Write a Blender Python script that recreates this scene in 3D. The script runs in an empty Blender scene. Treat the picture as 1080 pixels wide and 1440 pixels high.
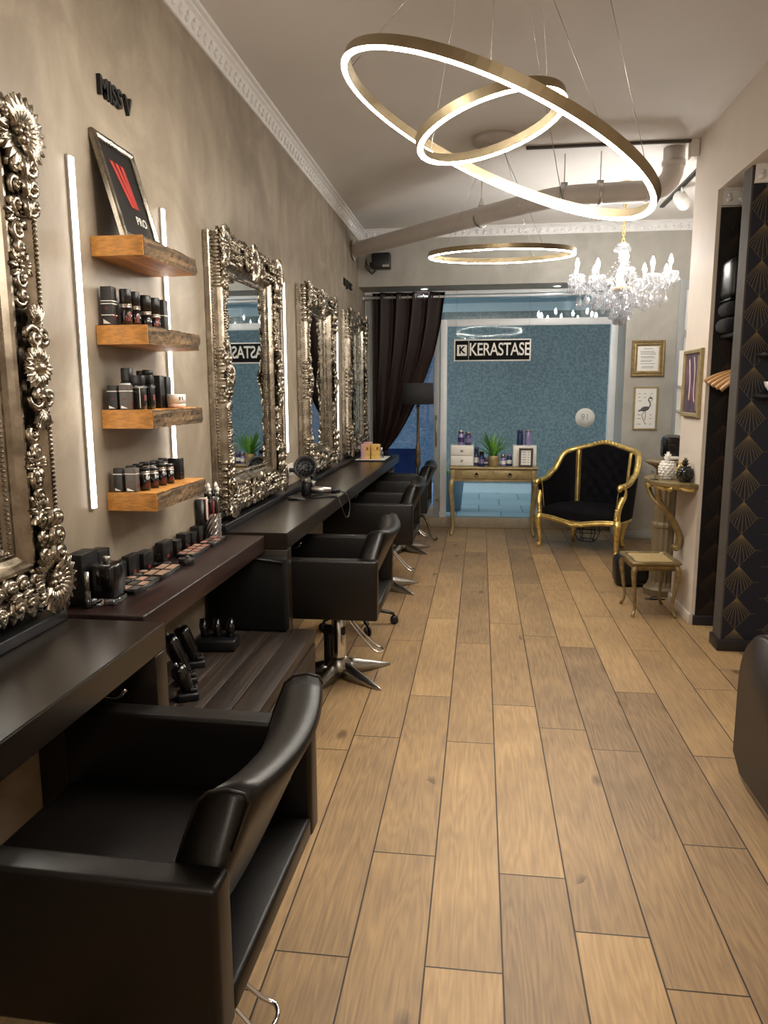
import bpy, bmesh, math, random
from mathutils import Vector, Matrix, Euler
R = math.radians
PI = math.pi
rnd = random.Random(7)
S = bpy.context.scene
COL = S.collection

# ------------------------------------------------------------------ camera
F_PX, PITCH, YAW, ROLL = 1043.07, 0.161682, -0.128629, -0.0042906
cam_d = bpy.data.cameras.new('camera')
cam = bpy.data.objects.new('camera', cam_d)
COL.objects.link(cam)
cam_d.sensor_fit = 'VERTICAL'
cam_d.sensor_height = 36.0
cam_d.lens = 36.0 * F_PX / 1440.0
cam_d.clip_start = 0.05
cam_d.clip_end = 100
fw = Vector((math.sin(YAW) * math.cos(PITCH), math.cos(YAW) * math.cos(PITCH), -math.sin(PITCH)))
r0 = Vector((math.cos(YAW), -math.sin(YAW), 0))
u0 = r0.cross(fw)
rr = r0 * math.cos(ROLL) + u0 * math.sin(ROLL)
uu = -r0 * math.sin(ROLL) + u0 * math.cos(ROLL)
cm = Matrix((rr, uu, -fw)).transposed().to_4x4()
cm.translation = (0, 0, 1.65)
cam.matrix_world = cm
S.camera = cam

# ------------------------------------------------------------------ view, world, big lights
S.view_settings.view_transform = 'Standard'
S.view_settings.look = 'None'
S.view_settings.gamma = 1.0
S.view_settings.use_curve_mapping = False
S.view_settings.exposure = 1.02
S.cycles.use_denoising = True
S.cycles.max_bounces = 10
S.cycles.transparent_max_bounces = 16
S.cycles.sample_clamp_indirect = 6.0
S.cycles.caustics_reflective = False
S.cycles.caustics_refractive = False

W = bpy.data.worlds.new('daylight')
S.world = W
W.use_nodes = True
W.node_tree.nodes['Background'].inputs[0].default_value = (0.88, 0.96, 1.0, 1)
W.node_tree.nodes['Background'].inputs[1].default_value = 0.35


def area(name, loc, rot, sx, sy, power, col):
    d = bpy.data.lights.new(name, 'AREA')
    d.shape = 'RECTANGLE'
    d.size, d.size_y = sx, sy
    d.energy = power
    d.color = col
    o = bpy.data.objects.new(name, d)
    o.location = loc
    o.rotation_euler = rot
    COL.objects.link(o)
    return o


WARM = (1.0, 0.90, 0.77)
# added warm fill light behind the camera, no fixture; lifts ceiling and walls
ld = bpy.data.lights.new('rear_fill', 'POINT')
ld.energy = 30
ld.color = WARM
ld.shadow_soft_size = 0.12
lo = bpy.data.objects.new('rear_fill', ld)
lo.location = (0.1, -1.0, 2.55)
COL.objects.link(lo)
# daylight falling into the passage from its open ends
area('passage_daylight_west', (-5.5, 10.6, 1.6), (0, R(-90), 0), 2.4, 2.6, 74, (0.90, 0.97, 1.0))
area('passage_daylight_east', (6.5, 10.6, 1.6), (0, R(90), 0), 2.4, 2.6, 32, (0.93, 0.98, 1.0))

# ------------------------------------------------------------------ materials


def lin(h):
    h = h.lstrip('#')
    out = []
    for i in (0, 2, 4):
        v = int(h[i:i + 2], 16) / 255
        out.append(v / 12.92 if v <= 0.04045 else ((v + 0.055) / 1.055) ** 2.4)
    return tuple(out)


def scl(c, k):
    return tuple(min(1.0, v * k) for v in c) + (1,)


def nd(t, typ, **kw):
    n = t.nodes.new(typ)
    for k, v in kw.items():
        if isinstance(k, str) and hasattr(n, k):
            setattr(n, k, v)
        else:
            n.inputs[k].default_value = v
    return n


def mat(name, col, rough=0.5, metal=0.0, var=0.12, scale=9.0, stretch=(1, 1, 1), bump=0.0, emit=None,
        estr=0.0, coat=0.0, trans=0.0, ior=1.5, sheen=0.0, rvar=0.0, detail=4.0, spec=0.5):
    m = bpy.data.materials.new(name)
    m.use_nodes = True
    t = m.node_tree
    b = t.nodes['Principled BSDF']
    c = lin(col) if isinstance(col, str) else col
    tc = t.nodes.new('ShaderNodeTexCoord')
    mp = t.nodes.new('ShaderNodeMapping')
    mp.inputs['Scale'].default_value = stretch
    t.links.new(tc.outputs['Object'], mp.inputs[0])
    ns = t.nodes.new('ShaderNodeTexNoise')
    ns.inputs['Scale'].default_value = scale
    ns.inputs['Detail'].default_value = detail
    t.links.new(mp.outputs[0], ns.inputs['Vector'])
    cr = t.nodes.new('ShaderNodeValToRGB')
    cr.color_ramp.elements[0].position = 0.3
    cr.color_ramp.elements[1].position = 0.7
    cr.color_ramp.elements[0].color = scl(c, 1 - var)
    cr.color_ramp.elements[1].color = scl(c, 1 + var)
    t.links.new(ns.outputs['Fac'], cr.inputs[0])
    t.links.new(cr.outputs[0], b.inputs['Base Color'])
    b.inputs['Roughness'].default_value = rough
    b.inputs['Metallic'].default_value = metal
    b.inputs['Coat Weight'].default_value = coat
    b.inputs['Transmission Weight'].default_value = trans
    b.inputs['IOR'].default_value = ior
    b.inputs['Sheen Weight'].default_value = sheen
    b.inputs['Specular IOR Level'].default_value = spec
    if rvar:
        mr = t.nodes.new('ShaderNodeMapRange')
        mr.inputs['To Min'].default_value = max(0.02, rough - rvar)
        mr.inputs['To Max'].default_value = min(1.0, rough + rvar)
        t.links.new(ns.outputs['Fac'], mr.inputs[0])
        t.links.new(mr.outputs[0], b.inputs['Roughness'])
    if bump:
        bp = t.nodes.new('ShaderNodeBump')
        bp.inputs['Strength'].default_value = bump
        bp.inputs['Distance'].default_value = 0.01
        t.links.new(ns.outputs['Fac'], bp.inputs['Height'])
        t.links.new(bp.outputs[0], b.inputs['Normal'])
    if emit is not None:
        b.inputs['Emission Color'].default_value = tuple(emit) + (1,)
        b.inputs['Emission Strength'].default_value = estr
    return m


def glass_mat(name, tint=(1, 1, 1), gloss=0.08, rough=0.01, k=1.0):
    m = bpy.data.materials.new(name)
    m.use_nodes = True
    t = m.node_tree
    t.nodes.remove(t.nodes['Principled BSDF'])
    out = t.nodes['Material Output']
    tr = nd(t, 'ShaderNodeBsdfTransparent')
    tr.inputs[0].default_value = tint + (1,)
    gl = nd(t, 'ShaderNodeBsdfGlossy')
    gl.inputs['Roughness'].default_value = rough
    gl.inputs[0].default_value = (1, 1, 1, 1)
    fr = nd(t, 'ShaderNodeFresnel')
    fr.inputs[0].default_value = 1.45
    ad = nd(t, 'ShaderNodeMath', operation='ADD')
    ad.inputs[1].default_value = gloss
    t.links.new(mnode(t, 'MULTIPLY', fr.outputs[0], k), ad.inputs[0])
    mx = nd(t, 'ShaderNodeMixShader')
    t.links.new(ad.outputs[0], mx.inputs[0])
    t.links.new(tr.outputs[0], mx.inputs[1])
    t.links.new(gl.outputs[0], mx.inputs[2])
    t.links.new(mx.outputs[0], out.inputs[0])
    return m


def mnode(t, op, a, b=None, c=None):
    n = t.nodes.new('ShaderNodeMath')
    n.operation = op
    for i, v in enumerate((a, b, c)):
        if v is None:
            continue
        if isinstance(v, (int, float)):
            n.inputs[i].default_value = v
        else:
            t.links.new(v, n.inputs[i])
    return n.outputs[0]


def plaster(name, c0, c1, c2, rough=0.55):
    """trowelled lime plaster: cloudy patches and long soft strokes"""
    m = bpy.data.materials.new(name)
    m.use_nodes = True
    t = m.node_tree
    b = t.nodes['Principled BSDF']
    tc = nd(t, 'ShaderNodeTexCoord')
    n1 = nd(t, 'ShaderNodeTexNoise')
    n1.inputs['Scale'].default_value = 1.7
    n1.inputs['Detail'].default_value = 10
    n1.inputs['Roughness'].default_value = 0.62
    n1.inputs['Distortion'].default_value = 1.6
    mp = nd(t, 'ShaderNodeMapping')
    mp.inputs['Scale'].default_value = (4, 4, 1.1)
    mp.inputs['Rotation'].default_value = (R(12), 0, 0)
    n2 = nd(t, 'ShaderNodeTexNoise')
    n2.inputs['Scale'].default_value = 1.6
    n2.inputs['Detail'].default_value = 6
    t.links.new(tc.outputs['Object'], n1.inputs['Vector'])
    t.links.new(tc.outputs['Object'], mp.inputs[0])
    t.links.new(mp.outputs[0], n2.inputs['Vector'])
    mix = mnode(t, 'ADD', mnode(t, 'MULTIPLY', n1.outputs['Fac'], 0.68), mnode(t, 'MULTIPLY', n2.outputs['Fac'], 0.32))
    cr = nd(t, 'ShaderNodeValToRGB')
    e = cr.color_ramp.elements
    e[0].position, e[0].color = 0.31, lin(c0) + (1,)
    e[1].position, e[1].color = 0.70, lin(c2) + (1,)
    x = e.new(0.5)
    x.color = lin(c1) + (1,)
    t.links.new(mix, cr.inputs[0])
    t.links.new(cr.outputs[0], b.inputs['Base Color'])
    b.inputs['Roughness'].default_value = rough
    bp = nd(t, 'ShaderNodeBump')
    bp.inputs['Strength'].default_value = 0.25
    bp.inputs['Distance'].default_value = 0.01
    t.links.new(mix, bp.inputs['Height'])
    t.links.new(bp.outputs[0], b.inputs['Normal'])
    return m


def wood(name, c0, c1, c2, axis='Y', rough=0.5, freq=1.0, bump=0.3, ring=0.0):
    m = bpy.data.materials.new(name)
    m.use_nodes = True
    t = m.node_tree
    b = t.nodes['Principled BSDF']
    tc = nd(t, 'ShaderNodeTexCoord')
    mp = nd(t, 'ShaderNodeMapping')
    st = {'X': (1.3, 22, 22), 'Y': (22, 1.3, 22), 'Z': (22, 22, 1.3)}[axis]
    mp.inputs['Scale'].default_value = [v * freq for v in st]
    t.links.new(tc.outputs['Object'], mp.inputs[0])
    n = nd(t, 'ShaderNodeTexNoise')
    n.inputs['Scale'].default_value = 1.5
    n.inputs['Detail'].default_value = 8
    n.inputs['Roughness'].default_value = 0.65
    n.inputs['Distortion'].default_value = 0.7
    t.links.new(mp.outputs[0], n.inputs['Vector'])
    cr = nd(t, 'ShaderNodeValToRGB')
    e = cr.color_ramp.elements
    e[0].position, e[0].color = 0.33, lin(c0) + (1,)
    e[1].position, e[1].color = 0.68, lin(c2) + (1,)
    x = e.new(0.5)
    x.color = lin(c1) + (1,)
    t.links.new(n.outputs['Fac'], cr.inputs[0])
    t.links.new(cr.outputs[0], b.inputs['Base Color'])
    b.inputs['Roughness'].default_value = rough
    bp = nd(t, 'ShaderNodeBump')
    bp.inputs['Strength'].default_value = bump
    bp.inputs['Distance'].default_value = 0.006
    t.links.new(n.outputs['Fac'], bp.inputs['Height'])
    t.links.new(bp.outputs[0], b.inputs['Normal'])
    return m


def floor_mat():
    """oak-look planks: each plank's own tone from the mesh attribute, grain along the plank's UV"""
    m = bpy.data.materials.new('oak_plank_tile')
    m.use_nodes = True
    t = m.node_tree
    b = t.nodes['Principled BSDF']
    uv = nd(t, 'ShaderNodeUVMap', uv_map='plank')
    at = nd(t, 'ShaderNodeAttribute', attribute_name='tone')
    sep = nd(t, 'ShaderNodeSeparateColor')
    t.links.new(at.outputs['Color'], sep.inputs[0])
    off = nd(t, 'ShaderNodeCombineXYZ')
    t.links.new(mnode(t, 'MULTIPLY', sep.outputs[0], 37.0), off.inputs[0])
    t.links.new(mnode(t, 'MULTIPLY', sep.outputs[1], 91.0), off.inputs[1])
    va = nd(t, 'ShaderNodeVectorMath', operation='ADD')
    t.links.new(uv.outputs[0], va.inputs[0])
    t.links.new(off.outputs[0], va.inputs[1])
    # cathedral grain: distorted bands
    mp = nd(t, 'ShaderNodeMapping')
    mp.inputs['Scale'].default_value = (7.0, 0.75, 1)
    t.links.new(va.outputs[0], mp.inputs[0])
    n0 = nd(t, 'ShaderNodeTexNoise')
    n0.inputs['Scale'].default_value = 1.0
    n0.inputs['Detail'].default_value = 3
    t.links.new(mp.outputs[0], n0.inputs['Vector'])
    band = mnode(t, 'MULTIPLY_ADD', mnode(t, 'SINE', mnode(t, 'MULTIPLY', n0.outputs['Fac'], 95.0)), 0.5, 0.5)
    mp2 = nd(t, 'ShaderNodeMapping')
    mp2.inputs['Scale'].default_value = (110, 5.0, 1)
    t.links.new(va.outputs[0], mp2.inputs[0])
    n1 = nd(t, 'ShaderNodeTexNoise')
    n1.inputs['Scale'].default_value = 1.0
    n1.inputs['Detail'].default_value = 5
    t.links.new(mp2.outputs[0], n1.inputs['Vector'])
    n2 = nd(t, 'ShaderNodeTexNoise')
    n2.inputs['Scale'].default_value = 2.2
    n2.inputs['Detail'].default_value = 4
    t.links.new(va.outputs[0], n2.inputs['Vector'])
    # knots: sparse dark spots
    mp3 = nd(t, 'ShaderNodeMapping')
    mp3.inputs['Scale'].default_value = (4.2, 1.9, 1)
    t.links.new(va.outputs[0], mp3.inputs[0])
    vo = nd(t, 'ShaderNodeTexVoronoi')
    vo.inputs['Scale'].default_value = 1.0
    t.links.new(mp3.outputs[0], vo.inputs['Vector'])
    kn = nd(t, 'ShaderNodeMapRange')
    kn.inputs['From Min'].default_value = 0.03
    kn.inputs['From Max'].default_value = 0.13
    kn.inputs['To Min'].default_value = 1.0
    kn.inputs['To Max'].default_value = 0.0
    t.links.new(vo.outputs['Distance'], kn.inputs[0])
    knot = mnode(t, 'MULTIPLY', kn.outputs[0], mnode(t, 'GREATER_THAN', n2.outputs['Fac'], 0.45))
    g = mnode(t, 'ADD', mnode(t, 'MULTIPLY', band, 0.08), mnode(t, 'MULTIPLY', n1.outputs['Fac'], 0.38))
    g = mnode(t, 'ADD', g, mnode(t, 'MULTIPLY', n2.outputs['Fac'], 0.40))
    g = mnode(t, 'ADD', g, mnode(t, 'MULTIPLY_ADD', sep.outputs[2], 0.26, -0.06))
    g = mnode(t, 'SUBTRACT', g, mnode(t, 'MULTIPLY', knot, 0.38))
    cr = nd(t, 'ShaderNodeValToRGB')
    e = cr.color_ramp.elements
    e[0].position, e[0].color = 0.22, lin('6f5a43') + (1,)
    e[1].position, e[1].color = 0.78, lin('c2a275') + (1,)
    x = e.new(0.42)
    x.color = lin('91785a') + (1,)
    x = e.new(0.58)
    x.color = lin('a98b64') + (1,)
    t.links.new(g, cr.inputs[0])
    # joints from plank-edge distance stored in the UV of the second map
    ed = nd(t, 'ShaderNodeUVMap', uv_map='edge')
    se = nd(t, 'ShaderNodeSeparateXYZ')
    t.links.new(ed.outputs[0], se.inputs[0])
    d1 = mnode(t, 'MINIMUM', se.outputs[0], mnode(t, 'SUBTRACT', 0.2245, se.outputs[0]))
    d2 = mnode(t, 'MINIMUM', se.outputs[1], mnode(t, 'SUBTRACT', 1.413, se.outputs[1]))
    d = mnode(t, 'MINIMUM', d1, d2)
    jm = nd(t, 'ShaderNodeMapRange')
    jm.inputs['From Min'].default_value = 0.0016
    jm.inputs['From Max'].default_value = 0.0036
    t.links.new(d, jm.inputs[0])
    mx = nd(t, 'ShaderNodeMix', data_type='RGBA')
    mx.inputs[6].default_value = lin('2c2118') + (1,)
    t.links.new(jm.outputs[0], mx.inputs[0])
    t.links.new(cr.outputs[0], mx.inputs[7])
    t.links.new(mx.outputs[2], b.inputs['Base Color'])
    b.inputs['Roughness'].default_value = 0.42
    b.inputs['Specular IOR Level'].default_value = 0.4
    hh = mnode(t, 'ADD', mnode(t, 'MULTIPLY', g, 0.35), jm.outputs[0])
    bp = nd(t, 'ShaderNodeBump')
    bp.inputs['Strength'].default_value = 0.25
    bp.inputs['Distance'].default_value = 0.003
    t.links.new(hh, bp.inputs['Height'])
    t.links.new(bp.outputs[0], b.inputs['Normal'])
    return m


def paper_mat(name, base, gold, ax='X', pw=0.255, ph=0.205, u_off=0.0, z_off=0.0):
    """art-deco wallpaper: stacked diamonds with rays fanning down from each top apex"""
    m = bpy.data.materials.new(name)
    m.use_nodes = True
    t = m.node_tree
    b = t.nodes['Principled BSDF']
    tc = nd(t, 'ShaderNodeTexCoord')
    se = nd(t, 'ShaderNodeSeparateXYZ')
    t.links.new(tc.outputs['Object'], se.inputs[0])
    u = mnode(t, 'DIVIDE', mnode(t, 'ADD', se.outputs[0 if ax == 'X' else 1], u_off), pw)
    col = mnode(t, 'FLOOR', u)
    odd = mnode(t, 'MULTIPLY', mnode(t, 'FLOORED_MODULO', col, 2.0), 0.5)
    v = mnode(t, 'ADD', mnode(t, 'DIVIDE', mnode(t, 'ADD', se.outputs[2], z_off), ph), odd)
    fx = mnode(t, 'MULTIPLY', mnode(t, 'SUBTRACT', mnode(t, 'FRACT', u), 0.5), pw)
    fz = mnode(t, 'MULTIPLY', mnode(t, 'SUBTRACT', mnode(t, 'FRACT', v), 0.5), ph)
    hw = 0.088
    man = mnode(t, 'ADD', mnode(t, 'DIVIDE', mnode(t, 'ABSOLUTE', fx), hw * 2), mnode(t, 'DIVIDE', mnode(t, 'ABSOLUTE', fz), ph))
    inside = mnode(t, 'LESS_THAN', man, 0.5)
    outline = mnode(t, 'LESS_THAN', mnode(t, 'ABSOLUTE', mnode(t, 'SUBTRACT', man, 0.5)), 0.010)
    dz = mnode(t, 'SUBTRACT', ph / 2 + 0.002, fz)
    slope = mnode(t, 'DIVIDE', fx, dz)
    ray = mnode(t, 'ABSOLUTE', mnode(t, 'SUBTRACT', mnode(t, 'FRACT', mnode(t, 'MULTIPLY', slope, 6.5)), 0.5))
    wid = mnode(t, 'DIVIDE', 0.0016 * 6.5, dz)
    rays = mnode(t, 'MULTIPLY', mnode(t, 'LESS_THAN', mnode(t, 'SUBTRACT', 0.5, ray), wid), inside)
    hline = mnode(t, 'MULTIPLY', mnode(t, 'LESS_THAN', mnode(t, 'ABSOLUTE', fz), 0.0012), mnode(t, 'GREATER_THAN', mnode(t, 'ABSOLUTE', fx), hw))
    msk = mnode(t, 'MAXIMUM', mnode(t, 'MAXIMUM', rays, mnode(t, 'MULTIPLY', outline, 0.6)), mnode(t, 'MULTIPLY', hline, 0.7))
    mx = nd(t, 'ShaderNodeMix', data_type='RGBA')
    mx.inputs[6].default_value = lin(base) + (1,)
    mx.inputs[7].default_value = lin(gold) + (1,)
    t.links.new(mnode(t, 'MULTIPLY', msk, 0.75), mx.inputs[0])
    t.links.new(mx.outputs[2], b.inputs['Base Color'])
    b.inputs['Roughness'].default_value = 0.5
    return m


def tile_mat(name, c0, c1, size=0.6):
    m = bpy.data.materials.new(name)
    m.use_nodes = True
    t = m.node_tree
    b = t.nodes['Principled BSDF']
    tc = nd(t, 'ShaderNodeTexCoord')
    br = nd(t, 'ShaderNodeTexBrick')
    br.inputs['Color1'].default_value = lin(c0) + (1,)
    br.inputs['Color2'].default_value = lin(c1) + (1,)
    br.inputs['Mortar'].default_value = lin('6f8795') + (1,)
    br.inputs['Scale'].default_value = 1.0
    br.inputs['Mortar Size'].default_value = 0.008
    br.inputs['Brick Width'].default_value = size
    br.inputs['Row Height'].default_value = size
    t.links.new(tc.outputs['Object'], br.inputs['Vector'])
    t.links.new(br.outputs[0], b.inputs['Base Color'])
    b.inputs['Roughness'].default_value = 0.35
    return m


def speckle(name, c0, c1, scale=55, rough=0.8):
    m = bpy.data.materials.new(name)
    m.use_nodes = True
    t = m.node_tree
    b = t.nodes['Principled BSDF']
    tc = nd(t, 'ShaderNodeTexCoord')
    n = nd(t, 'ShaderNodeTexNoise')
    n.inputs['Scale'].default_value = scale
    n.inputs['Detail'].default_value = 3
    t.links.new(tc.outputs['Object'], n.inputs['Vector'])
    n2 = nd(t, 'ShaderNodeTexNoise')
    n2.inputs['Scale'].default_value = 1.3
    t.links.new(tc.outputs['Object'], n2.inputs['Vector'])
    f = mnode(t, 'ADD', mnode(t, 'MULTIPLY', n.outputs['Fac'], 0.8), mnode(t, 'MULTIPLY', n2.outputs['Fac'], 0.2))
    cr = nd(t, 'ShaderNodeValToRGB')
    e = cr.color_ramp.elements
    e[0].position, e[0].color = 0.42, lin(c0) + (1,)
    e[1].position, e[1].color = 0.60, lin(c1) + (1,)
    t.links.new(f, cr.inputs[0])
    t.links.new(cr.outputs[0], b.inputs['Base Color'])
    b.inputs['Roughness'].default_value = rough
    bp = nd(t, 'ShaderNodeBump')
    bp.inputs['Strength'].default_value = 0.3
    t.links.new(n.outputs['Fac'], bp.inputs['Height'])
    t.links.new(bp.outputs[0], b.inputs['Normal'])
    return m


M = {}
M['wall'] = plaster('grey_beige_plaster', '7b7061', '938777', 'aea392', 0.45)
M['wall_far'] = plaster('pale_grey_plaster', '9a9890', 'a8a69e', 'b6b4ac', 0.55)
M['white_wall'] = mat('cream_paint', 'd6cabd', 0.7, var=0.03, scale=3, bump=0.02)
M['ceiling'] = mat('ceiling_paint', 'd6d2ce', 0.75, var=0.03, scale=2, bump=0.02)
M['cornice'] = mat('white_stucco', 'e6e6e6', 0.6, var=0.04, scale=20)
M['floor'] = floor_mat()
M['paper'] = paper_mat('navy_deco_paper', '0b1224', '7d6d49', 'X', u_off=-1.628 + 0.1275, z_off=0.06)
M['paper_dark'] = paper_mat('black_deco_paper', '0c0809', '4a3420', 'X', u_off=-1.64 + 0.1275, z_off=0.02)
M['trim_grey'] = mat('taupe_edge', '4a443f', 0.75, var=0.1, scale=12)
M['skirt_dark'] = mat('dark_skirting', '1b1a1f', 0.4, var=0.1)
M['white_frame'] = mat('white_aluminium', 'e8ecef', 0.35, var=0.02)
M['grey_frame'] = mat('grey_paint', 'a3a7a8', 0.5, var=0.03)
M['sill'] = mat('stone_sill', 'a49784', 0.5, var=0.08, scale=14)
M['glass'] = glass_mat('window_glass', (0.86, 0.95, 0.97), 0.02)
M['glass_main'] = glass_mat('wavy_window_glass', (0.86, 0.94, 0.96), 0.0, 0.035, 0.22)
M['door_glass'] = glass_mat('door_glass', (0.66, 0.80, 1.0), 0.05)
M['clear'] = glass_mat('clear_glass', (0.9, 0.92, 0.93), 0.10)
M['stucco'] = speckle('rough_grey_stucco', '80868a', '9ca29f', 26)
M['pave'] = tile_mat('pale_paving', 'd3e3ea', 'bdd0da')
M['soffit'] = mat('soffit_paint', '8fa0aa', 0.7, var=0.04)
M['black_leather'] = mat('black_leather', '0d0a09', 0.38, var=0.15, scale=160, bump=0.05, spec=0.4)
M['brown_leather'] = mat('dark_brown_leather', '231a15', 0.42, var=0.1, scale=120, bump=0.05)
M['chrome'] = mat('chrome', 'd8d8d8', 0.16, 1.0, var=0.04)
M['steel'] = mat('brushed_steel', 'b9b7b4', 0.3, 1.0, var=0.08, stretch=(1, 1, 14), scale=14)
M['counter'] = mat('dark_bronze_laminate', '1f1914', 0.29, var=0.22, scale=4, stretch=(6, 1, 6), rvar=0.03, spec=0.5)
M['dark_wood'] = wood('wenge_stained_wood', '170d0c', '231412', '351f1a', 'Y', 0.38, 1.0, 0.15)
M['bench_wood'] = wood('weathered_dark_planks', '19120f', '271e17', '3d3028', 'Y', 0.5, 0.8, 0.4)
M['oak'] = wood('golden_oak', '8e5a25', 'b87a36', 'd09a52', 'Y', 0.55, 1.0, 0.2)
M['oak_cut'] = mat('oak_end_grain', 'bb8038', 0.6, var=0.28, scale=26, stretch=(1, 1, 3), bump=0.3)
M['oak_bark'] = wood('weathered_oak_edge', '1d140d', '47351f', '7a6142', 'Y', 0.8, 1.6, 1.0)
M['silver_leaf'] = mat('champagne_silver_leaf', '9f9688', 0.27, 1.0, var=0.30, scale=18, rvar=0.10)
M['silver_dark'] = mat('antique_silver', '8b8377', 0.28, 1.0, var=0.30, scale=16, rvar=0.08)
M['mirror'] = mat('mirror_silver', 'e6ecec', 0.015, 1.0, var=0.0)
M['gold'] = mat('gilt', 'f0d084', 0.36, 0.9, var=0.22, scale=22, rvar=0.08)
M['gold_soft'] = mat('champagne_gold_paint', 'a3926a', 0.42, 0.35, var=0.18, scale=20)
M['bronze_gold'] = mat('antique_gold', '93805a', 0.42, 0.6, var=0.28, scale=25)
M['brass'] = mat('satin_brass', 'a3957a', 0.38, 1.0, var=0.06)
M['led'] = mat('led_diffuser', 'ffffff', 0.6, var=0, emit=(1.0, 0.92, 0.80), estr=95)
M['strip'] = mat('led_strip', 'ffffff', 0.6, var=0, emit=(1.0, 0.93, 0.82), estr=5.5)
M['bulb'] = mat('lit_bulb', 'ffffff', 0.4, var=0, emit=(1.0, 0.96, 0.90), estr=160)
M['spot'] = mat('downlight_lens', 'ffffff', 0.4, var=0, emit=(0.9, 0.97, 1.0), estr=12)
M['black_metal'] = mat('black_metal', '17171a', 0.4, 0.3, var=0.1)
M['black_plastic'] = mat('black_plastic', '0c0c0e', 0.38, var=0.1)
M['black_gloss'] = mat('gloss_black', '09090b', 0.22, var=0.1, coat=0.4)
M['grey_carton'] = mat('charcoal_carton', '272524', 0.5, var=0.08)
M['white'] = mat('white_paint', 'e8e6e0', 0.45, var=0.03)
M['white_gloss'] = mat('white_ceramic', 'ece8e2', 0.25, var=0.03)
M['pink'] = mat('pale_pink', 'dfc3bb', 0.4, var=0.04)
M['rose_box'] = mat('rose_carton', 'd6a3a2', 0.5, var=0.06)
M['yellow_box'] = mat('amber_oil', 'd6b26a', 0.25, var=0.2, scale=30)
M['red'] = mat('red_print', 'a3302b', 0.45, var=0.06)
M['purple'] = mat('violet_plastic', '4a4270', 0.25, var=0.12, metal=0.2)
M['lilac'] = mat('lilac_plastic', '8f86b4', 0.25, var=0.08, metal=0.2)
M['navy'] = mat('navy_print', '1d2c58', 0.5, var=0.08)
M['black_velvet'] = mat('black_velvet', '030309', 0.8, var=0.2, scale=30, spec=0.2)
M['curtain'] = mat('brown_satin', '21110d', 0.55, var=0.15, scale=8, stretch=(1, 1, 0.2), spec=0.3)
M['shade'] = mat('charcoal_fabric', '2b2a2c', 0.9, var=0.08, scale=200)
M['leaf'] = mat('green_leaf', '69a648', 0.5, var=0.25, scale=15)
M['pipe'] = mat('grey_duct_paint', 'bdb6b0', 0.5, var=0.03)
M['plastic_white'] = mat('off_white_plastic', 'd8d2c8', 0.45, var=0.03)
M['paper_white'] = mat('paper', 'e6e6e2', 0.7, var=0.02)
M['ink'] = mat('grey_ink', '55565c', 0.7, var=0.05)
M['planter'] = mat('blue_grey_planter', '60768a', 0.6, var=0.06)
M['hanger'] = mat('beech_wood', 'bb9060', 0.45, var=0.2, scale=10, stretch=(1, 1, 5))
M['towel'] = mat('anthracite_towel', '1c1c1f', 0.95, var=0.2, scale=90, bump=0.3)
M['pedestal'] = mat('taupe_pedestal', '75674f', 0.5, var=0.12, scale=8)
M['powder'] = mat('face_powder', '9c7d68', 0.8, var=0.12, scale=60)
M['powder_rose'] = mat('rose_powder', '93655c', 0.8, var=0.15, scale=60)
M['cane'] = mat('woven_cane', 'b49c6c', 0.6, var=0.3, scale=90, bump=0.5)
M['picture'] = mat('faded_print', '5e4a5c', 0.35, var=0.7, scale=9, stretch=(1, 1, 0.35))
M['taupe_carton'] = mat('taupe_carton', '57504b', 0.5, var=0.06)
M['dim_red'] = mat('dim_red_print', '6e211f', 0.5, var=0.06)
M['sign_black'] = mat('sign_black', '060606', 0.75, var=0.1, spec=0.2)
M['lamp_bronze'] = mat('lamp_bronze', '6b5842', 0.42, 0.6, var=0.2, scale=25)
M['orange'] = mat('amber_glass', 'a35c22', 0.2, var=0.1)


def crystal_mat():
    m = bpy.data.materials.new('cut_crystal')
    m.use_nodes = True
    t = m.node_tree
    t.nodes.remove(t.nodes['Principled BSDF'])
    out = t.nodes['Material Output']
    tr = nd(t, 'ShaderNodeBsdfTransparent')
    tr.inputs[0].default_value = (0.92, 0.93, 0.95, 1)
    gl = nd(t, 'ShaderNodeBsdfGlossy')
    gl.inputs['Roughness'].default_value = 0.05
    df = nd(t, 'ShaderNodeBsdfTranslucent')
    df.inputs[0].default_value = (0.9, 0.9, 0.92, 1)
    m1 = nd(t, 'ShaderNodeMixShader')
    m1.inputs[0].default_value = 0.30
    t.links.new(tr.outputs[0], m1.inputs[1])
    t.links.new(gl.outputs[0], m1.inputs[2])
    m2 = nd(t, 'ShaderNodeMixShader')
    m2.inputs[0].default_value = 0.12
    t.links.new(m1.outputs[0], m2.inputs[1])
    t.links.new(df.outputs[0], m2.inputs[2])
    t.links.new(m2.outputs[0], out.inputs[0])
    return m


M['crystal'] = crystal_mat()

# ------------------------------------------------------------------ mesh helpers


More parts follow.
